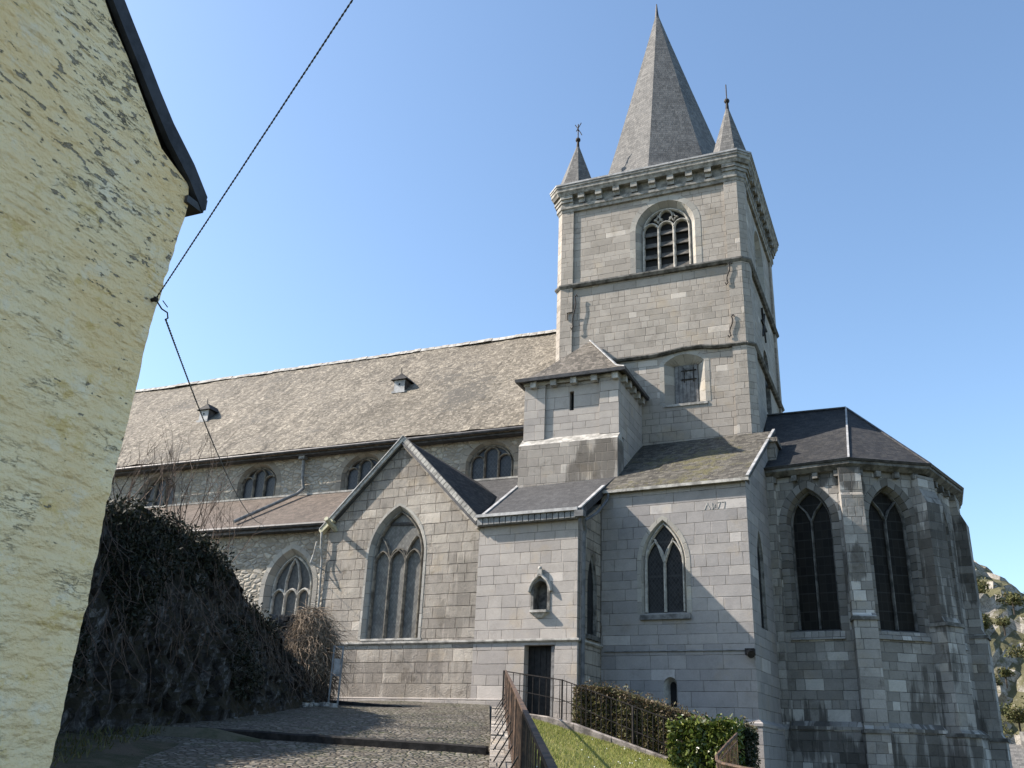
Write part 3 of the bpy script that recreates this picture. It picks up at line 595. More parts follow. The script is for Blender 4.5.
# rain pipe and bent spout at the left end of the gable
mb = MB(); mb.tube([FA(GL-0.2, -0.2, 7.62), FA(GL-0.15, -0.2, 7.0), FA(GL-0.13, -0.10, 6.6), FA(GL-0.08, -0.06, 5.2), FA(GL-0.06, -0.06, 1.5)], 0.045, 8)
mb.tube([FA(GL-0.34, -0.25, 7.25), FA(GL-0.38, -0.30, 6.75), FA(GL-0.36, -0.45, 6.4)], 0.035, 6); mb.tube([FA(GL-0.38, -0.46, 6.43), FA(GL-0.05, -0.02, 6.2)], 0.03, 6); mb.tube([FA(GL-0.3, -0.4, 6.95), FA(GL-0.02, -0.02, 6.92)], 0.025, 6)
mb.build('downpipe', M['trim'], CH)
mb = MB(); mb.tube([FA(GL+0.30, 0.05, 7.70), FA(GL+0.30, -0.35, 7.86), FA(GL+0.36, -0.72, 7.98)], [0.10, 0.09, 0.09], 8); tag(mb.build('water_spout', M['kneeler'], CH), 'pale stone water spout jutting from the foot of the gable')
# shed roof of the right half, up to the turret
def shed_z(s): return 7.66+0.615*(s+0.15)
c0 = FA(GR+0.12, -0.2, shed_z(-0.2)); c1 = FA(0.1, -0.2, shed_z(-0.2)); c2 = FA(0.1, 1.98, shed_z(1.98)); c3 = (-9.62, 31.65, shed_z(3.4)-0.02); c4 = (-13.62, 31.65, shed_z(3.1)+0.02)
mb = MB(); mb.slab([c0, c1, c2, c3, c4], 0.12); shed = mb.build('shed_roof', M['slate_grey'], CH)
mb = MB(); bar(mb, Vector(c0)+Vector((0, 0, .03)), Vector(c4)+Vector((0, 0, .03)), 0.12, 0.05); bar(mb, Vector(c1)+Vector((0, 0, .03)), Vector(c2)+Vector((0, 0, .05)), 0.12, 0.05)
bar(mb, Vector(c4)+Vector((0, -.08, .06)), Vector(c3)+Vector((0, -.08, .06)), 0.2, 0.1); mb.build('flashing', M['lead'], shed)
mb = MB(); bar(mb, pF(GR, -0.28, 7.66), pF(0.12, -0.28, 7.63), 0.16, 0.10); mb.build('gutter', M['lead'], CH)
mb = MB()
for i in range(17): u = GR+0.05+i*0.222; mb.box(FA, (u, -0.27, 7.36), (u+0.19, -0.23, 7.60))
mb.box(FA, (GR, -0.225, 7.34), (0.08, -0.05, 7.60)); tag(mb.build('eave_board', M['zinc'], CH), 'slate-hung eave board under the gutter')
mb = MB(); bar(mb, pF(0.10, -0.1, 7.52), pF(0.10, 1.95, 8.78), 0.08, 0.22); mb.build('eave_board', M['lead_dark'], CH)
mb = MB(); mb.box(FA, (0.02, -0.38, 7.36), (0.34, -0.12, 7.56)); mb.tube([FA(0.12, -0.25, 7.62), FA(0.22, -0.2, 7.68), FA(0.25, -0.2, 7.5)], 0.06, 8); mb.tube([FA(0.22, -0.16, 7.4), FA(0.20, 0.14, 7.0), FA(0.15, 0.14, 6.8), FA(0.15, 0.14, 0.6)], 0.07, 8)
mb.tube([FA(0.22, 0.05, 7.3), FA(0.3, 0.9, 7.75), FA(0.34, 1.8, 8.45), FA(0.34, 1.85, 8.75)], 0.05, 8)
mb.build('downpipe', plain('dark_grey_pipe', (0.105, 0.108, 0.11), 0.6, 0.1, 0.3, 4, 0.003), CH)

# ------------------------------------------------------------------ lean-to chapel with the two-light window, in front of the tower
SB = 1.98; BU = 5.12
two = Open(1.47, 3.02, 4.5, 6.15, 7.62, 0.22, 0.12, 0.06, 10)
slit = Open(2.16, 2.62, 1.62, 2.28, 2.51, 0.30, 0.13, 0.0)
mb = MB(); wall(mb, FA, [(0.02, -1.5), (BU, -1.5), (BU, 8.72), (0.02, 8.72)], SB, 0.6, [two, slit]); mb.build('lean_to_wall', M['ashlar_blue'], CH)
window(CH, FA, SB, two, '', 'glass_side', kind='two', sw=0.15, w=0.085)
mb = MB(); reveal(mb, FA, slit, SB); sw_ = mb.build('slit_window', M['trim'], CH); mb = MB(); pane(mb, FA, slit.inner, SB+0.29); mb.build('glass', M['dark_void'], sw_)
mb = MB(); mb.prism([(1.42, SB), (1.42, SB-0.12), (3.14, SB-0.12), (3.14, SB)], 4.30, 4.47, FA, True, [(1.42, SB), (1.42, SB-0.05), (3.14, SB-0.05), (3.14, SB)]); mb.build('sill', M['trim_dark'], CH)
FB = frame(*AP(BU, SB), AYAW+R(90))           # right-hand side wall of the lean-to: u runs into the depth, s towards the inside
sideL = Open(1.10, 1.95, 4.12, 6.3, 7.40, 0.14, 0.04, 0.05)
def bz(s): return 8.85+0.635*s
mb = MB(); wall(mb, FB, [(0.6, -1.5), (4.85, -1.5), (4.85, bz(4.85)-0.12), (0.6, bz(0.6)-0.12)], 0.0, 0.5, [sideL]); mb.build('lean_to_wall', M['ashlar_blue'], CH)
window(CH, FB, 0.0, sideL, '', 'glass_side', kind='one', rmat='trim_dark', tmat='tracery_dark', sur=False, d=0.05)
mb = MB(); e0 = FA(0.0, SB-0.16, 8.80); e1 = FA(BU+0.16, SB-0.16, 8.80); t1 = FA(BU+0.12, SB+4.85, bz(5.0)); t0 = (-9.55, 34.88, bz(4.9))
# waviness of the mossy slates
mb.slab([e0, e1, t1, t0], 0.1); br = mb.build('lean_to_roof', M['slate_moss'], CH)
mb = MB(); bar(mb, Vector(e1)+Vector((-.05, 0, .03)), Vector(t1)+Vector((-.05, 0, .05)), 0.10, 0.05); mb.build('verge', M['lead'], br)
mb = MB(); bar(mb, Vector(e0)+Vector((0, 0, -.07)), Vector(e1)+Vector((0, 0, -.07)), 0.10, 0.10); mb.build('eave_board', M['trim'], CH)
mb = MB(); mb.band([AP(0.02, SB), AP(BU, SB), AP(BU, SB+4.8)], [(0.0, -1.5), (0.12, -1.5), (0.12, 1.06), (0.15, 1.10), (0.15, 1.18), (0.0, 1.30)]); mb.build('plinth', M['ashlar_blue'], CH)
mb = MB(); mb.tube([FA(0.15, SB-0.03, 3.31), FA(4.85, SB-0.03, 3.31)], 0.022, 6); mb.build('conduit', M['zinc'], CH)
mb = MB(); c = pF(5.02, SB-0.14, 3.25); mb.box(FA, (4.86, SB-0.22, 3.14), (5.14, SB-0.02, 3.34)); mb.tube([c+Vector((-.05, -.06, 0)), c+Vector((0.06, -.28, -.12))], [0.07, 0.12], 10); mb.build('floodlight', M['iron'], CH)
# carved, weathered date cut as raised strokes in a panel
mb = MB(); stroke = lambda pts, w=0.035: ribbon(mb, FA, pts, SB-0.012, w, 0.02)
u = 3.72; zb, zt = 7.84, 8.06
stroke([(u, zb), (u+0.10, zt)]); stroke([(u+0.10, zt), (u+0.19, zb)]); stroke([(u+0.27, zb), (u+0.27, zt)]); stroke([(u+0.27, zb), (u+0.36, zt-0.06)]); stroke([(u+0.36, zt-0.06), (u+0.36, zb+0.05)])
stroke([(u+0.42, zt), (u+0.54, zt)]); stroke([(u+0.54, zt), (u+0.45, zb)]); stroke([(u+0.58, zt), (u+0.70, zt)]); stroke([(u+0.70, zt), (u+0.66, zb)])
mb.build('inscription', plain('carved_stone_figures', (0.265, 0.26, 0.245), 0.9, 0, 0.3, 8, 0.004), CH)

# ------------------------------------------------------------------ stair turret against the tower
TU0, TU1, TY = -13.52, -9.60, 31.7
mb = MB(); sl_ = Open(-11.64, -11.48, 12.62, 13.42, 13.425, 0.25, 0, 0, 1)
sl_.outer = [(-11.64, 12.62), (-11.46, 12.62), (-11.46, 13.42), (-11.64, 13.42)]; sl_.inner = list(sl_.outer)
wall(mb, FN, [(TU0, 11.45), (TU1, 11.45), (TU1, 13.95), (TU0, 13.95)], TY+0.08, 0.5, [sl_]); reveal(mb, FN, sl_, TY+0.08)
mb.box(FN, (TU1-0.5, TY+0.585, 7.5), (TU1-0.003, 34.98, 13.95)); mb.box(FN, (TU0+0.003, TY+0.585, 9.5), (TU0+0.5, 34.98, 13.95))
mb.build('turret', M['ashlar'], CH)
mb = MB(); mb.box(FN, (-11.64, TY+0.3, 12.62), (-11.46, TY+0.32, 13.42)); mb.build('slit_window', M['dark_void'], CH)
for a, b in ((TU0, TU0+0.88), (TU1-0.78, TU1)): mb = MB(); mb.box(FN, (a, TY-0.02, 11.5), (b, TY+0.075, 13.95)); mb.build('pilaster', M['ashlar'], CH)
mb = MB(); mb.prism([(TU0-0.06, TY-0.30), (TU1+0.03, TY-0.30), (TU1+0.03, TY+0.5), (TU0-0.06, TY+0.5)], 8.6, 11.20, WORLD); mb.build('turret', M['stained'], CH)
mb = MB(); mb.poly([(TU0-0.06, TY-0.303, 11.20), (TU1+0.03, TY-0.303, 11.20), (TU1+0.03, TY+0.075, 11.56), (TU0-0.06, TY+0.075, 11.56)]); mb.poly([(TU1+0.033, TY-0.30, 11.20), (TU1+0.033, TY+0.5, 11.20), (TU1+0.033, TY+0.075, 11.56)]); mb.build('offset', M['trim'], CH)
mb = MB(); mb.band([(TU0, 34.8), (TU0, TY-0.02), (TU1, TY-0.02), (TU1, 34.85)], [(0, 13.80), (0.05, 13.82), (0.05, 13.94), (0, 13.97)])
for i in range(5): x = TU0+0.3+i*0.85; mb.box(FN, (x, TY-0.22, 13.66), (x+0.24, TY-0.02, 13.94))
for i in range(5): y = TY+0.25+i*0.62; mb.box(FN, (TU1, y, 13.66), (TU1+0.22, y+0.22, 13.94))
mb.build('cornice', M['trim'], CH)
ap_ = (-11.85, 34.88, 17.0); ez = 14.02; ov = 0.36
eL = []; 
Cc = [(TU0-0.30, TY-ov, ez), (TU1+ov, TY-ov, ez), (TU1+ov, 34.88, ez), (TU0-0.30, 34.88, ez)]
def mid_(c): return (c[0]+(ap_[0]-c[0])*0.22, c[1]+(ap_[1]-c[1])*0.22, c[2]+0.42)
Mm = [mid_(c) for c in Cc]; mb = MB()
for i, j in ((0, 1), (1, 2), (3, 0)): mb.poly([Cc[i], Cc[j], Mm[j], Mm[i]]); mb.poly([Mm[i], Mm[j], ap_])
mb.poly([Cc[3], Cc[2], Cc[1], Cc[0]])
tr = mb.build('turret_roof', M['slate_turret'], CH)
mb = MB()
for i in (1,): bar(mb, Vector(Cc[i])+Vector((0, 0, .02)), Vector(Mm[i])+Vector((0, 0, .03)), 0.08, 0.04); bar(mb, Vector(Mm[i])+Vector((0, 0, .03)), Vector(ap_)+Vector((0, -.05, .03)), 0.08, 0.04)
mb.build('flashing', M['lead'], tr)
mb = MB(); mb.band([(TU0-0.28, 34.8), (TU0-0.28, TY-ov+.02), (TU1+ov-.02, TY-ov+.02), (TU1+ov-.02, 34.85)], [(-0.1, 13.90), (0.02, 13.90), (0.035, 14.03), (-0.1, 14.05)]); mb.build('eave_board', M['lead_dark'], CH)

# ------------------------------------------------------------------ tower
X0, X1, Y0, Y1 = -13.58, -4.88, 34.9, 43.5; TZ0, TZ1 = 5.0, 24.0; PW = 0.85; IN = 0.10
bel = Open(-9.78, -7.08, 20.06, 22.22, 23.56, 0.42, 0.30, 0.12, 10)
low = Open(-8.62, -6.92, 13.66, 15.5, 15.86, 0.42, 0.36, 0.14, 6)
Fr = lambda u, s, z: (u, s, z)
mb = MB(); wall(mb, Fr, [(X0+PW, TZ0), (X1-PW, TZ0), (X1-PW, TZ1), (X0+PW, TZ1)], Y0+IN, 0.7, [bel, low])
FR = lambda u, s, z: (X1-s, u, z)
belR = Open(37.9, 40.5, 20.06, 22.2, 23.54, 0.42, 0.30, 0.12, 8); lowR = Open(38.4, 40.0, 14.2, 16.6, 17.4, 0.42, 0.2, 0.1, 6); midR = Open(38.6, 39.8, 10.9, 13.2, 13.8, 0.42, 0.2, 0.1, 6)
wall(mb, FR, [(Y0+PW, TZ0), (Y1-PW, TZ0), (Y1-PW, TZ1), (Y0+PW, TZ1)], IN, 0.7, [belR, lowR, midR])
mb.box(FN, (X0+IN, Y0+PW, TZ0), (X0+0.8, Y1-PW, TZ1)); mb.box(FN, (X0+PW, Y1-0.8, TZ0), (X1-PW, Y1-IN, TZ1))
tw = mb.build('tower', M['tower'], CH)
ch = 0.28
for (cx, cy, sx, sy) in ((X0, Y0, 1, 1), (X1, Y0, -1, 1), (X1, Y1, -1, -1), (X0, Y1, 1, -1)):
    mb = MB(); pl = [(cx+sx*ch, cy), (cx+sx*PW, cy), (cx+sx*PW, cy+sy*PW), (cx, cy+sy*PW), (cx, cy+sy*ch)]
    if sx*sy < 0: pl.reverse()
    mb.prism(pl, TZ0, TZ1); mb.build('pilaster', M['tower'], CH)
def tring(o=0.0, c=ch):
    a0, a1, b0, b1 = X0-o, X1+o, Y0-o, Y1+o; c = c
    return [(a0+c, b0), (a1-c, b0), (a1, b0+c), (a1, b1-c), (a1-c, b1), (a0+c, b1), (a0, b1-c), (a0, b0+c)]
mb = MB(); mb.band(tring(), [(-0.2, 19.80), (0.02, 19.80), (0.11, 19.90), (0.11, 19.97), (-0.2, 20.12)], True); mb.build('string_course', M['trim_dark'], CH)
# lower string course rises over the small window
mb = MB(); P0 = [(X0+ch, 15.98), (-9.1, 15.94), (-8.5, 16.0), (-7.8, 16.1), (-7.0, 16.1), (-6.4, 16.0), (X1-ch, 15.98)]
for (a, b) in zip(P0, P0[1:]):
    for (o0, z0, o1, z1) in ((-0.14, -0.10, 0.02, -0.09), (0.02, -0.09, 0.10, -0.02), (0.10, -0.02, 0.10, 0.03), (0.10, 0.03, -0.14, 0.13)):
        mb.poly([(a[0], Y0-o0, a[1]+z0), (b[0], Y0-o0, b[1]+z0), (b[0], Y0-o1, b[1]+z1), (a[0], Y0-o1, a[1]+z1)])
mb.band(tring()[1:]+tring()[:1], [(-0.14, 15.88), (0.02, 15.89), (0.10, 15.96), (0.10, 16.01), (-0.14, 16.11)]); mb.build('string_course', M['trim_dark'], CH)
# belfry windows with louvers
for F, s0, o in ((Fr, Y0+IN, bel), (FR, IN, belR)):
    b = window(CH, F, s0, o, '', 'dark_void', kind='belfry', sw=0.26, w=0.11, d=0.18, name='belfry_window')
    lm = MB(); u0, u1 = o.ia[0], o.ia[1]
    for k in range(5):
        z = o.ia[2]+0.06+k*0.58
        q = [F(u0, s0+0.26, z), F(u1, s0+0.26, z), F(u1, s0+0.41, z+0.30), F(u0, s0+0.41, z+0.30)]
        if z < 22.4: lm.slab(q, 0.04)
    lm.build('louver', M['louver'], b)
mb = MB(); reveal(mb, Fr, low, Y0+IN); surround(mb, Fr, low, Y0+IN, 0.2)
lw = mb.build('window', M['dressed'], CH); tag(lw, 'small shuttered tower window under the arched string course')
mb = MB(); u0, u1, z0, zs, za = low.ia
for k in range(6): a = u0+(u1-u0)*k/6; mb.box(Fr, (a+0.006, Y0+IN+0.36, z0), (a+(u1-u0)/6-0.006, Y0+IN+0.41, za))
mb.build('shutter', M['wood_grey'], lw)
mb = MB(); y = Y0+IN+0.33; cx, cz = -7.66, 15.05
for k in (-0.2, 0.2): mb.tube([(cx+k, y, cz-0.32), (cx+k, y, cz+0.32)], 0.022, 5); mb.tube([(cx-0.32, y, cz+k), (cx+0.32, y, cz+k)], 0.022, 5)
mb.build('grille', M['iron'], lw)
mb = MB(); mb.box(Fr, (-8.7, Y0+IN-0.05, 13.56), (-6.85, Y0+IN+0.3, 13.66)); mb.build('sill', M['trim'], CH)
for o in (lowR, midR):
    mb = MB(); reveal(mb, FR, o, IN); pane(mb, FR, o.inner, IN+0.4); mb.build('window', M['trim_dark'], CH)
# S-shaped wall anchors
def s_anchor(x, z, h, fl=1):
    mb = MB(); pts = []
    for i in range(15):
        t = i/14; a = math.sin((t-0.5)*2*math.pi)*0.07*fl
        pts.append((x+a*(1.0 if abs(t-.5) < .5 else .3), Y0-0.06, z+h*t))
    pts = [(x-0.15*fl, Y0-0.05, z+0.09), (x-0.11*fl, Y0-0.05, z)] + pts[1:-1] + [(x+0.11*fl, Y0-0.05, z+h), (x+0.15*fl, Y0-0.05, z+h-0.09)]
    mb.tube(pts, 0.028, 6); mb.build('wall_anchor', M['iron'], CH)
s_anchor(-5.72, 16.3, 1.0); s_anchor(-5.72, 18.75, 1.05); s_anchor(-12.62, 17.7, 1.7)
mb = MB(); mb.tube([(-12.95, Y0-0.04, 18.2), (-12.95, Y0-0.04, 18.55), (-12.7, Y0-0.04, 18.55)], 0.03, 6); mb.build('wall_anchor', M['iron'], CH)
mb = MB(); mb.tube([(X1+0.02-IN, 38.6, 17.9), (X1+.06-IN, 39.3, 19.3)], 0.05, 6); mb.tube([(X1+0.02-IN, 39.4, 17.9), (X1+.06-IN, 38.6, 19.3)], 0.05, 6); mb.tube([(X1+.05-IN, 38.4, 18.6), (X1+.05-IN, 39.7, 18.6)], 0.05, 6); mb.build('wall_anchor', M['iron'], CH)
# cornice
cc = 0.42
mb = MB(); mb.band(tring(0, ch), [(-0.3, 23.86), (0.02, 23.86), (0.05, 23.98), (0.10, 24.02), (0.10, 24.16), (-0.3, 24.2)], True)
mb.band(tring(0, ch), [(-0.3, 24.66), (0.26, 24.66), (0.31, 24.78), (0.36, 24.84), (0.36, 24.98), (0.40, 25.02), (0.40, 25.12), (-0.3, 25.2)], True)
mb.prism(tring(-0.02, ch), 24.1, 24.7, WORLD, False)
def corbel(x, y, dx, dy, w=0.30):
    tx, ty = -dy, dx
    for (o, z0, z1) in ((0.12, 24.22, 24.42), (0.25, 24.42, 24.655)):
        p = [(x-tx*w/2, y-ty*w/2), (x+tx*w/2, y+ty*w/2), (x+tx*w/2+dx*o, y+ty*w/2+dy*o), (x-tx*w/2+dx*o, y-ty*w/2+dy*o)]
        mb.prism(p, z0, z1)
for i in range(8): corbel(X0+1.28+i*0.85, Y0, 0, -1); corbel(X1, Y0+1.28+i*0.85, 1, 0); corbel(X0, Y0+1.28+i*0.85, -1, 0)
for (cx, cy, sx, sy) in ((X0, Y0, 1, 1), (X1, Y0, -1, 1), (X1, Y1, -1, -1), (X0, Y1, 1, -1)):
    for (o, z0, z1) in ((0.10, 24.16, 24.32), (0.17, 24.32, 24.48), (0.24, 24.48, 24.66)):
        pl = [(cx+sx*ch, cy-sy*o), (cx+sx*PW, cy-sy*o), (cx+sx*PW, cy+sy*PW), (cx-sx*o, cy+sy*PW), (cx-sx*o, cy+sy*ch)]
        if sx*sy < 0: pl.reverse()
        mb.prism(pl, z0, z1)
mb.build('cornice', M['trim_grey'], CH)
mb = MB(); mb.band(tring(0, ch), [(-0.3, 25.12), (0.43, 25.13), (0.43, 25.22), (-0.3, 25.34)], True); mb.poly([(x_, y_, 25.33) for x_, y_ in tring(-0.25)]); mb.build('flashing', M['lead'], CH)
# spire and corner pinnacles
sx_, sy_ = -9.25, 39.1
def octo(cx, cy, r, a0=0): return [(cx+r*math.cos(R(a0+45*i)), cy+r*math.sin(R(a0+45*i))) for i in range(8)]
ax, ay = -9.48, 38.85
lev = [(25.3, 3.95), (26.3, 3.48), (29.0, 2.66), (32.5, 1.66), (36.2, 0.62), (38.0, 0.13), (38.65, 0.0)]
mb = MB(); pr = None
for z, r in lev:
    t = (z-25.3)/13.3; cx, cy = sx_+(ax-sx_)*t, sy_+(ay-sy_)*t
    cur = octo(cx, cy, max(r, 0.03)*(1+0.0*t))
    if pr:
        for i in range(8): j = (i+1) % 8; mb.poly([(*pr[1][i], pr[0]), (*pr[1][j], pr[0]), (*cur[j], z), (*cur[i], z)])
    pr = (z, cur)
spi = mb.build('spire', M['slate_spire'], CH)
mb = MB(); mb.tube([(ax, ay, 38.0), (ax, ay, 39.0)], [0.12, 0.03], 8); mb.build('finial', M['lead_dark'], spi)
for (px, py, cross) in ((-12.84, 35.66, 1), (-5.48, 35.66, 0), (-12.72, 42.6, 0), (-5.68, 42.6, 0)):
    hgt = (3.0 if cross else 3.3) if py < 40 else 1.4
    mb = MB(); mb.cone(octo(px, py, (1.0 if cross else 0.92) if py < 40 else 0.8, 22.5), 25.3, (px, py, 25.3+hgt)); pn = mb.build('pinnacle', M['slate_spire'], CH)
    zt = 25.3+hgt
    mb = MB(); mb.tube([(px, py, zt-0.35), (px, py, zt+0.12)], [0.09, 0.06], 8); mb.ball((px, py, zt+0.2), 0.13); mb.tube([(px, py, zt+0.2), (px, py, zt+1.15)], 0.028, 6)
    if cross: mb.tube([(px-0.16, py, zt+1.15), (px-0.05, py, zt+0.95), (px+0.12, py, zt+0.62), (px+0.2, py, zt+0.45)], 0.022, 5); mb.tube([(px+0.16, py, zt+1.2), (px+0.05, py, zt+1.0), (px-0.1, py, zt+0.75)], 0.022, 5); mb.ball((px, py, zt+0.8), 0.05, 6, 4)
    mb.build('finial', M['iron'], pn)

# ------------------------------------------------------------------ choir and apse
AC = [(-4.62, 33.0), (-1.6, 32.5), (0.9, 33.95), (1.98, 37.44), (1.98, 39.8), (0.9, 43.3), (-1.6, 44.75), (-4.95, 44.3)]   # cornice line in plan
def inset(path, d):
    out = []
    P = [Vector(p) for p in path]
    for i in range(len(P)):
        a = P[i]-P[i-1] if i > 0 else P[1]-P[0]; b = P[i+1]-P[i] if i < len(P)-1 else P[i]-P[i-1]
        n1 = Vector((-a.y, a.x)).normalized(); n2 = Vector((-b.y, b.x)).normalized(); m_ = (n1+n2)/(1+n1.dot(n2)); q = P[i]+m_*d; out.append((q.x, q.y))
    return out
WL = inset(AC, 0.28); AZ0, AZ1 = -2.2, 9.75
mb = MB(); apw = []
for i in range(7):
    (xa, ya), (xb, yb) = WL[i], WL[i+1]; L = math.hypot(xb-xa, yb-ya); F = frame(xa, ya, math.atan2(yb-ya, xb-xa)); ops = []
    if i in (0, 1, 5): ops = [Open(L/2-0.78, L/2+0.78, 4.25, 7.95, 9.22, 0.45, 0.09, 0.1, 10)]
    if i == 0: ops = [Open(0.68, 2.24, 4.25, 7.95, 9.22, 0.45, 0.09, 0.1, 10)]
    if i in (2, 4): ops = [Open(L/2-0.7, L/2+0.7, 4.25, 7.95, 9.2, 0.45, 0.09, 0.1, 8)]
    wall(mb, F, [(0, AZ0), (L, AZ0), (L, AZ1), (0, AZ1)], 0, 0.6, ops); apw += [(F, o) for o in ops]
mb.build('apse_wall', M['apse'], CH)
for F, o in apw:
    w_ = window(CH, F, 0, o, '', 'glass_apse', kind='apse', rmat='apse_ring', tmat='tracery_dark', sw=0.26, w=0.075)
    mb = MB(); u0, u1, z0 = o.a[:3]; mb.prism([(u0-0.12, 0), (u0-0.12, -0.10), (u1+0.12, -0.10), (u1+0.12, 0)], 3.98, 4.24, F, True, [(u0-0.12, 0), (u0-0.12, -0.02), (u1+0.12, -0.02), (u1+0.12, 0)]); mb.build('sill', M['apse'], CH)
mb = MB(); mb.band(WL, [(0, AZ0), (0.16, AZ0), (0.16, 1.12), (0.20, 1.16), (0.20, 1.26), (0, 1.42)]); mb.build('plinth', M['apse'], CH)
def buttress(pt, ang, w, stages, name='buttress', mat='apse', top=None):
    """stages: (z0, z1, projection); slopes between stages"""
    F = frame(pt[0], pt[1], ang); mb = MB(); prof = []
    for z0, z1, p in stages: prof += [(p, z0), (p, z1)]
    h = w/2; fr_ = []
    for (p, z) in prof: fr_.append(z)
    for (pa, za), (pb, zb) in zip(prof, prof[1:]):
        mb.poly([F(-h, -pa, za), F(h, -pa, za), F(h, -pb, zb), F(-h, -pb, zb)])
        mb.poly([F(h, -pa, za), F(h, 0.3, za), F(h, 0.3, zb), F(h, -pb, zb)]); mb.poly([F(-h, 0.3, za), F(-h, -pa, za), F(-h, -pb, zb), F(-h, 0.3, zb)])
    b = mb.build(name, M[mat], CH)
    for k in range(len(stages)-1):
        z1, p = stages[k][1], stages[k][2]; q = stages[k+1][2]; z2 = stages[k+1][0]
        if 0.1 < p-q < 0.17:
            c = MB(); c.prism([(-h-0.05, 0.1), (-h-0.05, -p-0.06), (h+0.05, -p-0.06), (h+0.05, 0.1)], z1-0.05, z1+0.06, F); c.build('offset', M['trim_dark'], b)
    return b
def bis(i):
    (xa, ya), (xb, yb), (xc, yc) = WL[i-1], WL[i], WL[i+1]
    return (math.atan2(yb-ya, xb-xa)+math.atan2(yc-yb, xc-xb))/2
ST = [(AZ0, 1.12, 0.66), (1.3, 4.55, 0.50), (4.75, 8.7, 0.34), (8.8, 9.7, 0.26)]
for i in (1, 2, 3, 4, 5, 6): buttress(WL[i], bis(i), 0.72 if i == 1 else 0.82, ST if i == 1 else [(AZ0, 1.12, 0.62), (1.3, 4.5, 0.50), (4.75, 8.6, 0.38), (9.1, 9.6, 0.16)])
buttress((-4.45, 33.22), R(-9.7), 0.5, [(AZ0, 1.12, 0.42), (1.3, 9.7, 0.20)], 'buttress')
mb = MB(); mb.box(FN, (-4.75, 33.6, 9.4), (-4.15, 34.9, 11.2)); mb.box(FN, (-4.8, 33.5, 11.2), (-4.05, 34.9, 11.36)); tag(mb.build('pier', M['ashlar_old'], CH), 'small stone pier at the foot of the tower corner')
mb = MB(); mb.band(AC, [(-0.3, 9.66), (-0.12, 9.68), (0.02, 9.78), (0.08, 9.82), (0.08, 9.93), (-0.3, 9.97)])
for i in range(7):
    (xa, ya), (xb, yb) = WL[i], WL[i+1]; L = math.hypot(xb-xa, yb-ya); F = frame(xa, ya, math.atan2(yb-ya, xb-xa)); k = max(2, int(L/0.62))
    for j in range(k): u = (j+0.5)*L/k; mb.box(F, (u-0.09, -0.2, 9.46), (u+0.09, 0, 9.66))
mb.build('cornice', M['trim_dark'], CH)
mb = MB(); EA = [(p[0], p[1], 9.98) for p in inset(AC, -0.12)]; ra, rb = (-1.77, 38.4, 14.0), (-5.02, 38.4, 14.0)
mb.poly([EA[0], EA[1], ra, rb])
for i in (1, 2, 3, 4, 5): mb.poly([EA[i], EA[i+1], ra])
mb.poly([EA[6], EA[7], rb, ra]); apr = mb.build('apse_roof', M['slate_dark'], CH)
mb = MB(); bar(mb, Vector(EA[1])+Vector((0, 0, .02)), Vector(ra)+Vector((0, -.05, .02)), 0.07, 0.04); mb.build('flashing', M['lead'], apr)
mb = MB(); bar(mb, Vector(EA[2])+Vector((0, 0, .02)), Vector(ra)+Vector((0, 0, .02)), 0.10, 0.05); bar(mb, Vector(rb)+Vector((0, 0, .03)), Vector(ra)+Vector((0, 0, .03)), 0.14, 0.06); mb.build('flashing', M['lead_dark'], apr)
mb = MB(); mb.band(inset(AC, -0.12), [(-0.15, 9.92), (0.0, 9.92), (0.05, 10.0), (-0.02, 10.03)]); mb.build('gutter', M['lead_dark'], CH)

#@@PART2
# ------------------------------------------------------------------ ground
DA, DC = Vector((-0.418, 0.908)), Vector((0.908, 0.418))      # along and across the path
def ac(a, c): p = DA*a+DC*c; return p.x, p.y
def aco(x, y): return x*DA.x+y*DA.y, x*DC.x+y*DC.y
def riser_a(c): return 16.9+(-0.3-c)*0.27
def path_z(x, y):
    a, c = aco(x, y)
    z = -1.6+0.1*a-0.03*max(0, -x-12.0)
    if a < riser_a(c): z -= 0.08
    return z + 0.02*noise.noise((x*0.9, y*0.9, 0))
def lawn_z(x, y): return max(-1.75, min(1.14, 1.12-0.253*(x+11)))+0.03*noise.noise((x*0.7, y*0.7, 4))
def yard_z(x): return max(-1.45, 1.2-0.25*(x+11)) if x > -11 else 1.2
def hill_z(x, y):
    if y < 60: return 0
    prof = 20.5-0.3*max(0, x+2) if x > -2 else 20.5-0.35*(-2-x)
    if x > 4.5: prof = 18.6-0.80*(x-4.5)
    prof = max(prof, 4.0)
    t = min(1, max(0, (y-68)/14.0)); t = t*t*(3-2*t)
    return prof*t
def ground_z(x, y):
    z = max(-2.4, min(0.6, 0.6-0.25*(x+11)))
    if x < -19: z += min(1.6, (-19-x)*0.3)*(1 if y > 6 else 0.2)
    if y < 12: z = min(z, -2.3+0.03*y)
    return z-0.35
def grid(xs, ys, f):
    mb = MB(); idx = [[mb.pt((x, y, f(x, y))) for x in xs] for y in ys]
    for j in range(len(ys)-1):
        for i in range(len(xs)-1): mb.f.append([idx[j][i], idx[j][i+1], idx[j+1][i+1], idx[j+1][i]])
    return mb
def lin(a, b, n): return [a+(b-a)*i/n for i in range(n+1)]
far = [-3000, -1500, -700, -350, -180, -110]; xs = far+lin(-75, 60, 45)+[-v for v in reversed(far)]; ys = far+lin(-40, 68, 36)+[110, 180, 350, 700, 1500, 3000]
def earth_mat():
    n = NB('rough_ground'); f = n.noise(n.pos, 0.8, 6, 0.65)
    c = n.mix(n.smooth(f, 0.4, 0.6), (0.045, 0.05, 0.022), (0.10, 0.09, 0.06)); return n.fin(c, 0.95, n.bump(n.noise(n.pos, 9, 5), 0.03))
M['earth'] = earth_mat()
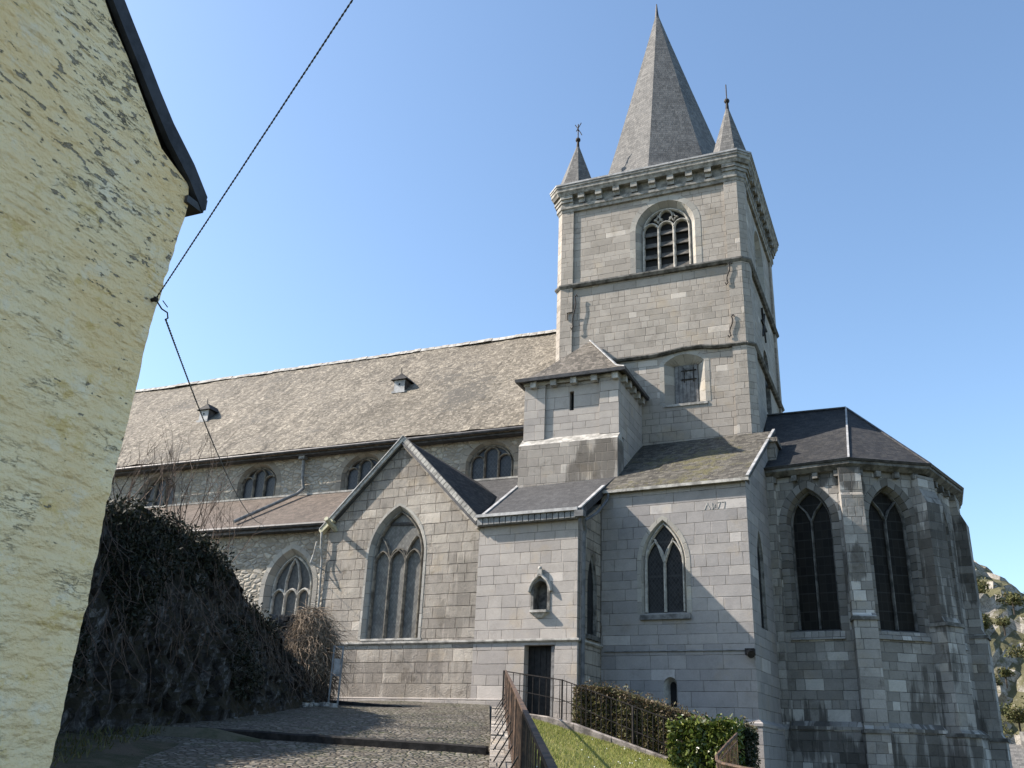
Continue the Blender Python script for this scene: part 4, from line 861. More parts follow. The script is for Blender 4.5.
struct(grid(xs, ys, ground_z).build('ground', M['earth'], smooth=True))
def cobble_mat():
    n = NB('worn_cobbles'); nz = n.noise(n.pos, 2.0, 2, 0.5, col=True)
    v = n.vadd(n.pos, n.scale(nz, (0.15, 0.15, 0))); vo = n.voro(v, 8.5); ed = n.voro(v, 8.5, 'DISTANCE_TO_EDGE')[0]
    r = n.sep(vo[1])[0]; c = n.ramp(r, [(0, (0.085, 0.076, 0.062)), (0.5, (0.14, 0.126, 0.104)), (1, (0.24, 0.22, 0.185))])
    mid = n.noise(n.pos, 1.1, 6, 0.7); jm = n.smooth(ed, 0.03, 0.12, 1, 0)
    c = n.mix(jm, c, n.mix(n.smooth(mid, 0.45, 0.6), (0.07, 0.06, 0.045), (0.05, 0.06, 0.025)))
    dirt = n.smooth(n.noise(n.pos, 0.45, 5, 0.7), 0.52, 0.66, 0, 0.6); c = n.mix(dirt, c, (0.085, 0.078, 0.05))
    h = n.m('ADD', n.smooth(ed, 0, 0.22), n.m('MULTIPLY', r, 0.5)); return n.fin(c, 0.85, n.bump(h, 0.05, 1.0), spec=0.25)
M['cobble'] = cobble_mat()
mb = MB(); As = lin(-8, riser_a(-5)-1.9, 30); g = []
def path_sheet(a0f, a1f, cs, n):
    mb = MB(); idx = []
    for i in range(n+1):
        row = []
        for c in cs:
            a = a0f(c)+(a1f(c)-a0f(c))*i/n; x, y = ac(a, c); row.append(mb.pt((x, y, path_z(x, y))))
        idx.append(row)
    for i in range(n):
        for j in range(len(cs)-1): mb.f.append([idx[i][j], idx[i][j+1], idx[i+1][j+1], idx[i+1][j]])
    return mb
CS = lin(-9.5, 0.10, 26)
struct(path_sheet(lambda c: -9, lambda c: riser_a(c)-0.004, CS, 60).build('path', M['cobble'], smooth=True), 'worn cobbled path in the foreground')
struct(path_sheet(lambda c: riser_a(c)+0.004, lambda c: 34.0+c*0.3, CS, 50).build('path', M['cobble'], smooth=True), 'upper stretch of the cobbled path leading to the chapel')
def beam(a, b, w, h, name, mat, drop=0.0):
    mb = MB(); n = 14; A, B = Vector(a), Vector(b); d = (B-A).normalized(); s1 = Vector((-d.y, d.x, 0))
    prof = [(-w/2, -h), (-w/2, -0.03), (-w/2+0.03, 0), (w/2, 0), (w/2, -h)]; rg = []
    for i in range(n+1):
        p = A.lerp(B, i/n); p.z += 0.015*noise.noise((i*0.9, 3, 1)); q = 0.02*noise.noise((i*1.1, 7, 2)); rg.append([p+s1*(o+q)+Vector((0, 0, z)) for o, z in prof])
    for P, Q in zip(rg, rg[1:]):
        for j in range(4): mb.poly([P[j], Q[j], Q[j+1], P[j+1]])
    mb.poly(rg[0]); mb.poly(list(reversed(rg[-1]))); return mb.build(name, mat)
M['tar'] = plain('tarred_timber', (0.022, 0.021, 0.02), 0.85, 0, 0.5, 5, 0.01)
xa, ya = ac(riser_a(-5.3), -5.3); xb, yb = ac(riser_a(0.05), 0.05)
tag(beam((xa, ya, path_z(xa, ya+.3)+0.03), (xb, yb, path_z(xb, yb+.3)+0.03), 0.2, 0.5, 'step_edge', M['tar']), 'long dark timber step edge across the cobbled path', 'step')
tag(beam((-16.9, 24.95, 1.36), (-14.35, 25.1, 1.24), 0.25, 0.4, 'step_edge', M['tar']), 'short dark step edge at the foot of the gabled chapel', 'step')
# lawn
def lawn_mat():
    n = NB('lawn_turf'); f = n.noise(n.pos, 1.6, 6, 0.7); g_ = n.noise(n.pos, 24, 3, 0.6)
    c = n.mix(n.smooth(f, 0.35, 0.65), (0.13, 0.15, 0.034), (0.21, 0.20, 0.055)); c = n.mix(n.smooth(g_, 0.4, 0.7, 0, 0.5), c, (0.05, 0.07, 0.015)); return n.fin(c, 0.95, n.bump(g_, 0.04))
M['lawn'] = lawn_mat()
mb = MB(); idx = []; ny = 54
for j in range(ny+1):
    y = -2+27.95*j/ny; x0 = (0.42+y*0.009-0.418*y)/0.908; idx.append([mb.pt((x0+(5.0-x0)*i/30, y, lawn_z(x0+(5.0-x0)*i/30, y))) for i in range(31)])
for j in range(ny):
    for i in range(30): mb.f.append([idx[j][i], idx[j][i+1], idx[j+1][i+1], idx[j+1][i]])
struct(mb.build('lawn', M['lawn'], smooth=True))
M['grass'] = leafmat('grass_blades', [(0.15, 0.185, 0.035), (0.21, 0.235, 0.05), (0.27, 0.27, 0.075), (0.31, 0.275, 0.11)], 0.6, 0.3)
rnd = random.Random(11); mb = MB()
for k in range(30000):
    y = 25.9-17.5*rnd.random()**1.6; x0 = (0.46+y*0.009-0.418*y)/0.908; x = x0+rnd.random()*(7.5 if y > 18 else 5.0)
    if x > 3: continue
    z = lawn_z(x, y); a = rnd.random()*6.28; w = 0.012; h = rnd.uniform(0.03, 0.085); l = rnd.uniform(-0.04, 0.04)
    mb.poly([(x-math.cos(a)*w, y-math.sin(a)*w, z-0.01), (x+math.cos(a)*w, y+math.sin(a)*w, z-0.01), (x+l, y+l*math.sin(a), z+h)])
tag(mb.build('grass', M['grass']), 'short sunlit grass of the sloping lawn', None, None, 'stuff')
M['daisy'] = plain('daisy_white', (0.75, 0.75, 0.68), 0.8, 0, 0.1, 5, 0)
mb = MB()
for k in range(70):
    y = 25.7-12*rnd.random(); x = (0.4-0.418*y)/0.908+rnd.random()*6.0; z = lawn_z(x, y)+0.07; r = 0.011
    if x > 2: continue
    mb.poly([(x+r*math.cos(i*1.256), y+r*math.sin(i*1.256), z+0.01*math.sin(i)) for i in range(5)])
tag(mb.build('daisies', M['daisy']), 'tiny white daisies scattered over the lawn', None, None, 'stuff')
# yard round the church
struct(grid(lin(-11.9, 8, 40), lin(26.2, 52, 26), lambda x, y: yard_z(x)).build('yard', M['earth'], smooth=True))
# retaining wall with the railing on it
def wall_top(a): return -1.53+0.1*a
mb = MB(); rnd = random.Random(5); a = -2.0
while a < 28.3:
    l = rnd.uniform(0.5, 0.8); l = min(l, 28.4-a)
    ca, cb = 0.0+a*0.006, 0.42+a*0.0087
    for c0, c1 in ((ca, (ca+cb)/2), ((ca+cb)/2+0.005, cb)):
        dz = rnd.uniform(-0.015, 0.015); q = []
        z0, z1 = wall_top(a)+dz, wall_top(a+l)+dz; e = 0.012
        P = [(*ac(a+e, c0), z0), (*ac(a+l-e, c0), z1), (*ac(a+l-e, c1), z1), (*ac(a+e, c1), z0)]; B = [(p[0], p[1], p[2]-1.2) for p in P]
        mb.poly([P[0], P[3], P[2], P[1]])
        for i in range(4): j = (i+1) % 4; mb.poly([P[i], P[j], B[j], B[i]])
    a += l
tag(mb.build('retaining_wall', M['ashlar_old']), 'low stone retaining wall under the long railing beside the cobbled path', 'wall')
# ------------------------------------------------------------------ railings
rl = thing('railing', 'long rusty railing climbing beside the cobbled path to the chapel door', 'railing', (*ac(14, 0.12), wall_top(14)))
def rp(a, c, h): x, y = ac(a, c); return (x, y, wall_top(a)+h)
mb = MB(); bar(mb, rp(3.0, 0.303, 1.02), rp(28.0, 0.52, 1.02), 0.045, 0.03); mb.build('handrail', M['rust'], rl)
mb = MB(); bar(mb, rp(3.0, 0.303, 0.16), rp(28.0, 0.52, 0.16), 0.035, 0.02); mb.build('lower_rail', M['rust'], rl)
for k in range(62):
    a = 3.1+k*0.407; mb = MB(); rc = 0.32+(a-5)*0.0087
    if k % 9 == 5: mb.tube([rp(a, rc, -0.02), rp(a, rc, 1.0)], 0.028, 6); mb.build('post', M['rust'], rl)
    else: mb.tube([rp(a, rc, 0.02), rp(a, rc, 1.01)], 0.008, 5); mb.build('picket', M['rust'], rl)
for k in range(11):
    a = 9.0+k*1.75; mb = MB(); rc = 0.32+(a-5)*0.0087; mb.tube([rp(a, rc, 0.45), rp(a, rc-0.1, 0.28), rp(a, rc-0.27, 0.0)], 0.011, 5); mb.build('brace', M['iron'], rl)
def kerb_z(x): return 1.17-(x+11.42)*0.107 if x < -9.65 else 0.98-(x+9.65)*0.299
KB = [(-11.5, 26.08), (-9.65, 26.08), (-5.4, 26.08)]
mb = MB(); x = -11.5; rnd = random.Random(8)
while x < -5.2:
    l = rnd.uniform(0.7, 1.1); e = 0.006; z0, z1 = kerb_z(x)+0.03, kerb_z(x+l)+0.03; j = rnd.uniform(-0.02, 0.02); y0, y1 = 25.94+j, 26.24
    T = [(x+e, y0, z0), (x+l-e, y0, z1), (x+l-e, y1, z1), (x+e, y1, z0)]; T2 = [(T[0][0], y0+0.04, z0+0.03), (T[1][0], y0+0.04, z1+0.03), (T[2][0], y1, z1+0.03), (T[3][0], y1, z0+0.03)]; B = [(p[0], p[1], p[2]-0.6) for p in T]
    mb.poly(T2)
    for i in range(4): k = (i+1) % 4; mb.poly([T[i], T[k], T2[k], T2[i]]); mb.poly([B[i], B[k], T[k], T[i]])
    x += l
tag(mb.build('kerb', plain('mossy_kerb_stone', (0.24, 0.21, 0.185), 0.9, 0, 0.5, 4, 0.02)), 'sloping stone kerb along the top of the lawn', 'kerb')
r2 = thing('railing', 'dark iron picket railing standing on the kerb in front of the hedge', 'railing', (-8.5, 26.1, 0.6))
def kp(x, h): return (x, 26.12, kerb_z(x)+0.06+h)
def hh(x): return 1.08-(x+11.5)*0.022
mb = MB(); bar(mb, kp(-11.5, hh(-11.5)), kp(-9.65, hh(-9.65)), 0.045, 0.03); bar(mb, kp(-9.65, hh(-9.65)), kp(-5.45, hh(-5.45)), 0.045, 0.03); mb.build('handrail', M['iron'], r2)
mb = MB(); bar(mb, kp(-11.5, 0.62), kp(-9.65, 0.5), 0.03, 0.02); bar(mb, kp(-9.65, 0.5), kp(-5.45, 0.22), 0.03, 0.02); mb.build('lower_rail', M['iron'], r2)
x = -11.4
while x < -5.4:
    mb = MB(); mb.tube([kp(x, 0.0), kp(x, hh(x))], 0.013, 5); mb.build('picket', M['iron'], r2); x += 0.148 if x > -9.6 else 0.21
for x in (-11.5, -9.65, -7.55, -5.45): mb = MB(); mb.tube([kp(x, -0.1), kp(x, hh(x)+0.02)], 0.028, 6); mb.build('post', M['iron'], r2)
r3 = thing('railing', 'curved brown handrail rising from the bottom edge beside the laurel bush', 'railing', (-3.8, 19.2, -0.9))
C3 = [(-3.93, 21.7, 0.63), (-3.97, 20.6, 0.37), (-3.97, 19.6, 0.15), (-3.86, 19.1, 0.06), (-3.68, 18.75, 0.01), (-3.24, 18.4, -0.05), (-2.5, 18.0, -0.12), (-1.7, 17.6, -0.2)]
mb = MB(); mb.tube(C3, 0.035, 6); mb.build('handrail', M['rust'], r3)
mb = MB(); mb.tube([(p[0], p[1], p[2]-0.14) for p in C3], 0.018, 5); mb.build('lower_rail', M['rust'], r3)
for p, q in zip(C3, C3[1:]):
    k = max(2, int((Vector(q)-Vector(p)).length/0.14))
    for i in range(k): v = Vector(p).lerp(Vector(q), i/k); mb = MB(); mb.tube([v, (v.x, v.y, lawn_z(v.x, v.y)-0.05)], 0.008, 5); mb.build('picket', M['rust'], r3)
# ------------------------------------------------------------------ plants
def leaf(mb, p, s, rnd, flat=0.0):
    d = Vector((rnd.gauss(0, 1), rnd.gauss(0, 1), rnd.gauss(0, 1)*(1-flat))); d.normalize(); e = d.cross(Vector((rnd.gauss(0, 1), rnd.gauss(0, 1), rnd.gauss(0, 1)))).normalized()
    a, b = d*s, e*s*0.5; p = Vector(p); mb.poly([p-a, p+b*0.9-a*0.1, p+a, p-b*0.9+a*0.1])
M['hedge'] = leafmat('brown_hedge_leaves', [(0.045, 0.054, 0.018), (0.08, 0.09, 0.028), (0.11, 0.095, 0.04), (0.13, 0.095, 0.05), (0.14, 0.15, 0.05)], 0.6, 0.35)
M['hedge2'] = leafmat('winter_brown_hedge_leaves', [(0.085, 0.062, 0.034), (0.12, 0.085, 0.048), (0.15, 0.11, 0.065), (0.10, 0.10, 0.035), (0.06, 0.06, 0.025)], 0.6, 0.2)
M['laurel'] = leafmat('glossy_laurel_leaves', [(0.03, 0.05, 0.010), (0.055, 0.085, 0.016), (0.11, 0.14, 0.028), (0.21, 0.22, 0.06)], 0.3, 0.2)
M['dark_green'] = leafmat('dark_evergreen_leaves', [(0.008, 0.014, 0.006), (0.015, 0.024, 0.009), (0.025, 0.034, 0.014)], 0.6, 0.1)
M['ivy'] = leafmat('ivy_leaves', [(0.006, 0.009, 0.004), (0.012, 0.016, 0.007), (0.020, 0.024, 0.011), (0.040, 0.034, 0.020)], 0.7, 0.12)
M['scrub'] = leafmat('hillside_scrub_leaves', [(0.045, 0.055, 0.018), (0.08, 0.09, 0.028), (0.12, 0.115, 0.04), (0.10, 0.08, 0.04)], 0.7, 0.2)
M['twig'] = plain('twigs', (0.085, 0.06, 0.045), 0.9, 0, 0.35, 9, 0)
M['twig_pale'] = plain('dry_vine_stems', (0.25, 0.195, 0.14), 0.9, 0, 0.45, 12, 0)
M['bark'] = plain('bark', (0.06, 0.05, 0.04), 0.9, 0, 0.4, 9, 0.01)
def hedge_thing(name, label, cat, top, y0, y1, base, mat, n, s, seed, x0, x1, topmat=None):
    t = thing(name, label, cat, ((x0+x1)/2, (y0+y1)/2, base((x0+x1)/2)))
    rnd = random.Random(seed); mb = MB(); m2 = MB()
    for k in range(n):
        x = rnd.uniform(x0, x1); bu = 0.10*noise.noise((x*2.0, seed, 0)); zb, zt = base(x), top(x)+bu
        f = rnd.random(); dp = abs(rnd.gauss(0, 0.09)); w = 0.12*noise.noise((x*1.7, k % 7, seed+2))
        if f < 0.42: p = (x, rnd.uniform(y0, y1), zt-dp+(rnd.random() < 0.07)*rnd.uniform(0, 0.22))
        elif f < 0.85: p = (x, y0+dp+w+0.08*noise.noise((x*3, 0, zt*3)), rnd.uniform(zb, zt))
        elif f < 0.93: x = rnd.choice((x0+dp, x1-dp)); zt = top(x); p = (x, rnd.uniform(y0, y1), rnd.uniform(base(x), zt))
        else: p = (x, y1-dp, rnd.uniform(zb, zt))
        tgt = m2 if (topmat and p[2] > zt-0.28+0.2*noise.noise((x*2, 1, seed))) else mb
        leaf(tgt, p, s*rnd.uniform(0.6, 1.3), rnd)
    mb.build('foliage', M[mat], t)
    if topmat: tag(m2.build('foliage', M[topmat], t), 'brown winter leaves along the top')
    c = MB(); k = 10; ins = 0.2
    for i in range(k):
        xa_, xb_ = x0+ins+(x1-x0-2*ins)*i/k, x0+ins+(x1-x0-2*ins)*(i+1)/k
        q = [(xa_, y0+ins, top(xa_)-ins), (xb_, y0+ins, top(xb_)-ins), (xb_, y1-ins, top(xb_)-ins), (xa_, y1-ins, top(xa_)-ins)]; b = [(p[0], p[1], base(p[0])-0.1) for p in q]
        c.poly(q); c.poly([b[0], b[1], q[1], q[0]]); c.poly([q[2], b[2], b[3], q[3]][::-1])
        if i == 0: c.poly([q[0], q[3], b[3], b[0]])
        if i == k-1: c.poly([q[1], b[1], b[2], q[2]])
    c.build('branches', M['bark'], t); return t
def hedge_top(x): return 1.98 if x < -8.6 else (1.98-(x+8.6)*0.295 if x < -5.4 else 1.036-(x+5.4)*0.05)
hedge_thing('hedge', 'long clipped hedge with brown top sloping down behind the picket railing', 'hedge', hedge_top, 27.0, 28.5, lambda x: yard_z(x), 'hedge', 19000, 0.048, 3, -9.65, -4.55, 'hedge2')
hedge_thing('laurel_bush', 'bright green laurel bush at the right end of the railing', 'bush', lambda x: 0.98-0.04*(x+5.4)**2+0.06*noise.noise((x*3, 0, 9)), 24.6, 25.9, lambda x: -0.75, 'laurel', 6000, 0.075, 5, -6.22, -4.5)
hedge_thing('evergreen_shrub', 'dark evergreen shrub between laurel bush and church corner', 'bush', lambda x: 0.95-0.6*(x+4.7)**2, 25.95, 26.9, lambda x: -0.6, 'dark_green', 4200, 0.05, 6, -5.1, -4.3)

# rock bank on the left
base = [(-9.0, 4.5, -1.0), (-10.5, 7.5, -0.9), (-12.2, 10.0, -0.5), (-13.33, 12.1, -0.2), (-13.9, 15.0, 0.0), (-14.3, 17.7, 0.3), (-15.2, 20.5, 0.7), (-16.1, 22.6, 0.95), (-16.9, 24.6, 1.2), (-18.2, 26.6, 1.4), (-20.8, 28.6, 1.5)]
crest = [(-12.5, 4.8, 3.2), (-13.2, 7.5, 3.4), (-14.0, 10.2, 3.6), (-14.5, 11.9, 3.95), (-15.2, 14.2, 4.55), (-16.1, 16.6, 4.85), (-17.4, 19.8, 4.6), (-17.95, 22.2, 3.6), (-18.1, 23.6, 2.9), (-19.2, 26.4, 2.6), (-21.0, 28.8, 2.2)]
def interp(L, t):
    f = t*(len(L)-1); i = min(int(f), len(L)-2); f -= i; return Vector(L[i]).lerp(Vector(L[i+1]), f)
def rock_disp(p, amt):
    v = noise.voronoi(p*1.1)[0]; w_ = noise.voronoi(p*2.7)[0]
    return amt*((v[1]-v[0])*0.9+(w_[1]-w_[0])*0.35+noise.noise(p*0.6)*0.6-0.35+0.30*abs(noise.noise(p*3.1))+0.16*noise.noise(p*6.3))
mb = MB(); NT, NV = 240, 84; idx = []
BANK = []
for i in range(NT+1):
    t = i/NT; b, c = interp(base, t), interp(crest, t); row = []; out = Vector((0.9, -0.42, 0)).normalized()
    for j in range(NV+1):
        v = j/NV*1.6
        if v <= 1: 
            p = b.lerp(c, v); bulge = math.sin(v*math.pi)*0.35; p = p+out*bulge; p += out*rock_disp(p, 0.75)*min(1, v*6+0.3)+Vector((0, 0, 0.25*noise.noise(p*0.9)))*v
        else:
            k = (v-1)/0.6; p = c+Vector((-9*k, 3.5*k, -0.5*k)); p.z += 0.5*noise.noise(p*0.5)+0.25*noise.noise(p*0.9)
        row.append(mb.pt(p)); BANK.append((p, v))
    idx.append(row)
for i in range(NT):
    for j in range(NV): mb.f.append([idx[i][j], idx[i+1][j], idx[i+1][j+1], idx[i][j+1]])
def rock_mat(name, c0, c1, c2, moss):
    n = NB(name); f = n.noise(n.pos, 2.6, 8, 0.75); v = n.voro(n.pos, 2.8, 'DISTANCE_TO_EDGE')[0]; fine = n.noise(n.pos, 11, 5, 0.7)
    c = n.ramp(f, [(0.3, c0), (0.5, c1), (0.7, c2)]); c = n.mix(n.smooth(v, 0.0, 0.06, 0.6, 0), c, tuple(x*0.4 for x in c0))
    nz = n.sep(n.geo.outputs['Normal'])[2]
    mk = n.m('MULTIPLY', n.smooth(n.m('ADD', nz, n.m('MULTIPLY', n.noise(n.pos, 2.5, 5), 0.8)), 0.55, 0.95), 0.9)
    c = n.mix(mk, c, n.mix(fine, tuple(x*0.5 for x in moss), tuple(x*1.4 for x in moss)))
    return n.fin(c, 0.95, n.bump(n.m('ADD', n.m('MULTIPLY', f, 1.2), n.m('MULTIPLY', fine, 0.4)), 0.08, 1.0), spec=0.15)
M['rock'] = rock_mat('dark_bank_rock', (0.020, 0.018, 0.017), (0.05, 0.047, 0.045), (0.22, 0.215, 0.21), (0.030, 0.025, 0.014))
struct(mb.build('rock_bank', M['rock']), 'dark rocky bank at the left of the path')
rnd = random.Random(21); mb = MB()
for k in range(70000):
    t = rnd.random()*0.72; v = rnd.random()**0.75*1.15; i = int(t*NT); j = min(NV, int(v/1.6*NV)); p, _ = BANK[i*(NV+1)+j]
    dens = noise.noise((p.x*0.5, p.y*0.5, p.z*0.5))+0.9*(v-0.55)+0.7*(0.36-t)
    if dens < 0.02: continue
    q = p+Vector((0.9, -0.42, 0.3))*abs(rnd.gauss(0, 0.16))+Vector((rnd.gauss(0, 0.1), rnd.gauss(0, 0.1), rnd.gauss(0, 0.1)))
    leaf(mb, q, rnd.uniform(0.03, 0.07), rnd)
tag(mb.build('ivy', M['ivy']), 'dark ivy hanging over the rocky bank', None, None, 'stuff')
# trailing dry roots and stems on the bank
mb = MB()
for k in range(420):
    t = rnd.random()*0.8; i = int(t*NT); p, _ = BANK[i*(NV+1)+int(min(1, rnd.uniform(0.4, 1.0))/1.6*NV)]; P = []; q = p+Vector((0.25, -0.12, 0.1))
    d = Vector((rnd.gauss(0.2, 0.2), rnd.gauss(0, 0.25), -1)).normalized()
    for s_ in range(6): P.append(q.copy()); q = q+d*rnd.uniform(0.15, 0.35); d = (d+Vector((rnd.gauss(0, 0.3), rnd.gauss(0, 0.3), rnd.gauss(0, 0.15)))).normalized()
    mb.tube(P, 0.008, 3, False)
tag(mb.build('dry_stems', M['twig']), 'thin dry stems hanging down the rocky bank', None, None, 'stuff')
# dead vine mound
def mound(t, c, rx, ry, h, n, mat, seed, r=0.008):
    rnd = random.Random(seed); mb = MB()
    for k in range(n):
        th, ph = rnd.uniform(0, 2*math.pi), math.acos(rnd.uniform(0.05, 1.0)); q = Vector((c[0]+rx*math.sin(ph)*math.cos(th), c[1]+ry*math.sin(ph)*math.sin(th), c[2]+h*math.cos(ph)))
        q += Vector((0, 0, 1))*0.15*noise.noise(q*1.5); P = []; d = Vector((rnd.gauss(0, .5), rnd.gauss(0, .5), rnd.uniform(-0.9, 0.25))).normalized(); ln = rnd.uniform(0.06, 0.17)
        for s_ in range(7):
            P.append(q.copy()); q = q+d*ln; d = (d+Vector((rnd.gauss(0, .3), rnd.gauss(0, .3), rnd.gauss(-0.22, .2)))).normalized()
        mb.tube(P, [r*(1-0.1*i) for i in range(7)], 3, False)
    return mb.build('stems', M[mat], t)
bm = thing('dead_vine_bush', 'brown mound of dead vines at the foot of the gabled chapel', 'bush', (-17.6, 24.6, 1.2))
mound(bm, (-17.5, 24.65, 2.1), 0.88, 0.8, 1.95, 2400, 'twig_pale', 2)
o = mound(bm, (-17.45, 24.7, 1.2), 0.8, 0.75, 2.1, 1000, 'twig', 12); tag(o, 'darker stems inside and below the mound')
mb = MB(); pts = []
for j in range(9):
    ph = math.pi*0.5*j/8
    pts.append([mb.pt(Vector((-17.5+0.68*math.cos(ph)*math.cos(a_*math.pi/6), 24.85+0.55*math.cos(ph)*math.sin(a_*math.pi/6), 1.0+2.75*math.sin(ph)))+Vector((0.12, 0.1, 0.1))*noise.noise((a_*0.8, j*0.7, 2))) for a_ in range(12)])
for j in range(8):
    for a_ in range(12): mb.f.append([pts[j][a_], pts[j][(a_+1) % 12], pts[j+1][(a_+1) % 12], pts[j+1][a_]])
mb.build('root_mass', M['rock'], bm)
# dry-stone wall behind it
mb = MB(); rnd = random.Random(31)
for r_ in range(9):
    u = rnd.uniform(-0.2, 0.0)
    while u < 1.8:
        w_ = rnd.uniform(0.16, 0.42); z = 2.0+r_*0.2+rnd.uniform(-.02, .02)
        if z < 3.95-(0.35 if u < 0.6 else 0)+rnd.uniform(-0.2, 0.1)+0.1:
            F = frame(-19.0+u*0.86, 23.5+u*0.5, R(30)+rnd.uniform(-.08, .08)); e = rnd.uniform(0.01, 0.05)
            pl = [(0.01, rnd.uniform(0, .06)), (w_-0.01, rnd.uniform(0, .06)), (w_-0.01, 0.42), (0.01, 0.42)]; tp = [(a_+(0.02 if i in (0, 3) else -0.02), b_+(0.03 if i < 2 else 0)) for i, (a_, b_) in enumerate(pl)]
            mb.prism(pl, z, z+0.19, F, True, tp)
        u += w_
tag(mb.build('drystone_wall', M['rock']), 'dark ruined drystone wall below the pointed aisle window', 'wall')
# bare shrubs on the crest
def bare_shrub(p, n, hmax, seed, label):
    t = thing('bare_shrub', label, 'shrub', p, 'leafless shrubs on the bank'); rnd = random.Random(seed); mb = MB()
    def grow(q, d, L, r, dep):
        P = [q.copy()]; k = 5
        for i in range(k): q = q+d*(L/k); d = (d+Vector((rnd.gauss(0, .10), rnd.gauss(0, .10), 0.05))).normalized(); P.append(q.copy())
        mb.tube(P, [r*(1-0.15*i) for i in range(k+1)], 3, False)
        if dep < 2:
            for i in range(rnd.randint(2, 4)):
                s_ = P[rnd.randint(2, k)]; grow(s_, (d+Vector((rnd.gauss(0, .55), rnd.gauss(0, .55), rnd.uniform(-.1, .4)))).normalized(), L*rnd.uniform(.3, .55), r*.55, dep+1)
    for i in range(n): grow(Vector(p)+Vector((rnd.gauss(0, .35), rnd.gauss(0, .35), -0.3)), Vector((rnd.gauss(0, .28), rnd.gauss(0, .28), 1)).normalized(), rnd.uniform(.45, 1)*hmax, 0.013, 0)
    mb.build('stems', M['twig'], t)
bare_shrub((-14.95, 14.2, 4.9), 20, 1.3, 1, 'dense leafless shrub nearest the yellow house')
bare_shrub((-16.0, 16.8, 5.0), 17, 2.0, 2, 'tall leafless shrub in front of the leftmost clerestory window')
bare_shrub((-17.0, 19.4, 4.8), 13, 2.0, 3, 'thin leafless shrub furthest right on the bank')
# frame of a notice stand
ns = thing('notice_stand', 'narrow grey metal notice stand beside the dead vine bush', 'notice stand', (-16.2, 24.4, 1.05))
F = frame(-16.33, 24.3, R(28))
for u in (0.0, 0.27): mb = MB(); mb.box(F, (u-0.025, -0.025, 1.0), (u+0.025, 0.025, 2.88)); mb.build('post', M['galv'], ns)
mb = MB(); mb.box(F, (0.026, -0.022, 2.82), (0.244, 0.022, 2.87)); mb.box(F, (0.026, -0.022, 2.0), (0.244, 0.022, 2.04)); mb.build('crossbar', M['galv'], ns)
mb = MB(); mb.box(F, (0.04, -0.012, 2.05), (0.235, 0.012, 2.5)); mb.build('panel', plain('pale_panel', (0.34, 0.33, 0.32), 0.7), ns)

# ------------------------------------------------------------------ yellow house
HX, HX0 = -6.55, -14.0
def paint_mat():
    n = NB('flaking_yellow_paint'); x, y, _ = n.sep(n.uv)
    lump = n.noise(n.comb(x, n.m('MULTIPLY', y, 1.6)), 3.0, 5, 0.55); a = n.noise(n.comb(n.m('MULTIPLY', x, 1.0), n.m('MULTIPLY', y, 2.3), 4.0), 6.5, 6, 0.62); b = n.noise(n.uv, 13.0, 5, 0.65); big = n.noise(n.uv, 0.7, 4, 0.6)
    col = n.mix(n.smooth(big, 0.35, 0.65), (0.91, 0.655, 0.345), (0.93, 0.735, 0.45))
    oc = n.smooth(n.noise(n.comb(n.m('MULTIPLY', x, 1.4), n.m('MULTIPLY', y, 2.0), 3.0), 2.2, 6, 0.7), 0.57, 0.68, 0, 0.65); col = n.mix(oc, col, (0.72, 0.49, 0.17))
    pale = n.smooth(n.noise(n.comb(x, y, 7.0), 2.6, 6, 0.7), 0.55, 0.66, 0, 0.45); col = n.mix(pale, col, (0.86, 0.76, 0.60))
    ht = n.smooth(n.m('ADD', n.m('MULTIPLY', y, 0.045), n.m('MULTIPLY', x, 0.03)), 0.04, 0.50, -0.12, 0.075)
    zone = n.m('MULTIPLY', n.m('SUBTRACT', n.noise(n.uv, 1.1, 3, 0.5), 0.5), 0.22)
    fl = n.m('ADD', n.m('ADD', a, zone), n.m('ADD', ht, n.m('MULTIPLY', n.m('SUBTRACT', b, 0.5), 0.12)))
    fk = n.smooth(fl, 0.635, 0.665); col = n.mix(n.m('MULTIPLY', fk, 0.85), col, n.mix(b, (0.13, 0.115, 0.095), (0.33, 0.29, 0.24)))
    crack = n.noise(n.comb(n.m('MULTIPLY', x, 0.8), n.m('MULTIPLY', y, 3.4), 9.0), 1.6, 7, 0.66); ck = n.m('ABSOLUTE', n.m('SUBTRACT', crack, 0.5)); ck = n.m('MULTIPLY', n.smooth(ck, 0.002, 0.007, 1, 0), n.smooth(big, 0.52, 0.62))
    r1, r2, d, fv = courses(n, n.uv, 0.125, 0.34, 0.3, 0.5, 0.035); jt = n.m('MULTIPLY', n.smooth(d, 0.0, 0.032, 1, 0), n.smooth(n.noise(n.uv, 1.6, 4, 0.6), 0.44, 0.6, 0.1, 1.0)); col = n.mix(n.m('MULTIPLY', jt, 0.07), col, (0.55, 0.38, 0.16))
    col = n.mix(n.m('MULTIPLY', ck, 0.5), col, (0.34, 0.25, 0.13))
    h = n.m('ADD', n.m('MULTIPLY', lump, 1.3), n.m('SUBTRACT', n.m('MULTIPLY', b, 0.16), n.m('ADD', n.m('MULTIPLY', fk, 0.40), n.m('ADD', n.m('MULTIPLY', jt, 0.08), n.m('SUBTRACT', n.m('MULTIPLY', ck, 0.3), n.m('MULTIPLY', r2, 0.15))))))
    return n.fin(col, 0.85, n.bump(h, 0.10, 1.0), spec=0.15)
M['paint'] = paint_mat()
edge = [(5.91, -2.4), (5.91, -0.24), (5.92, 0.36), (5.93, 1.01), (5.93, 1.62), (5.93, 2.07), (5.97, 2.76), (6.0, 3.7), (6.07, 4.4), (6.17, 5.2), (6.12, 5.44)]
rake = [(5.68, 5.6), (5.31, 5.98), (5.06, 6.24), (4.79, 6.47), (4.64, 6.63)]
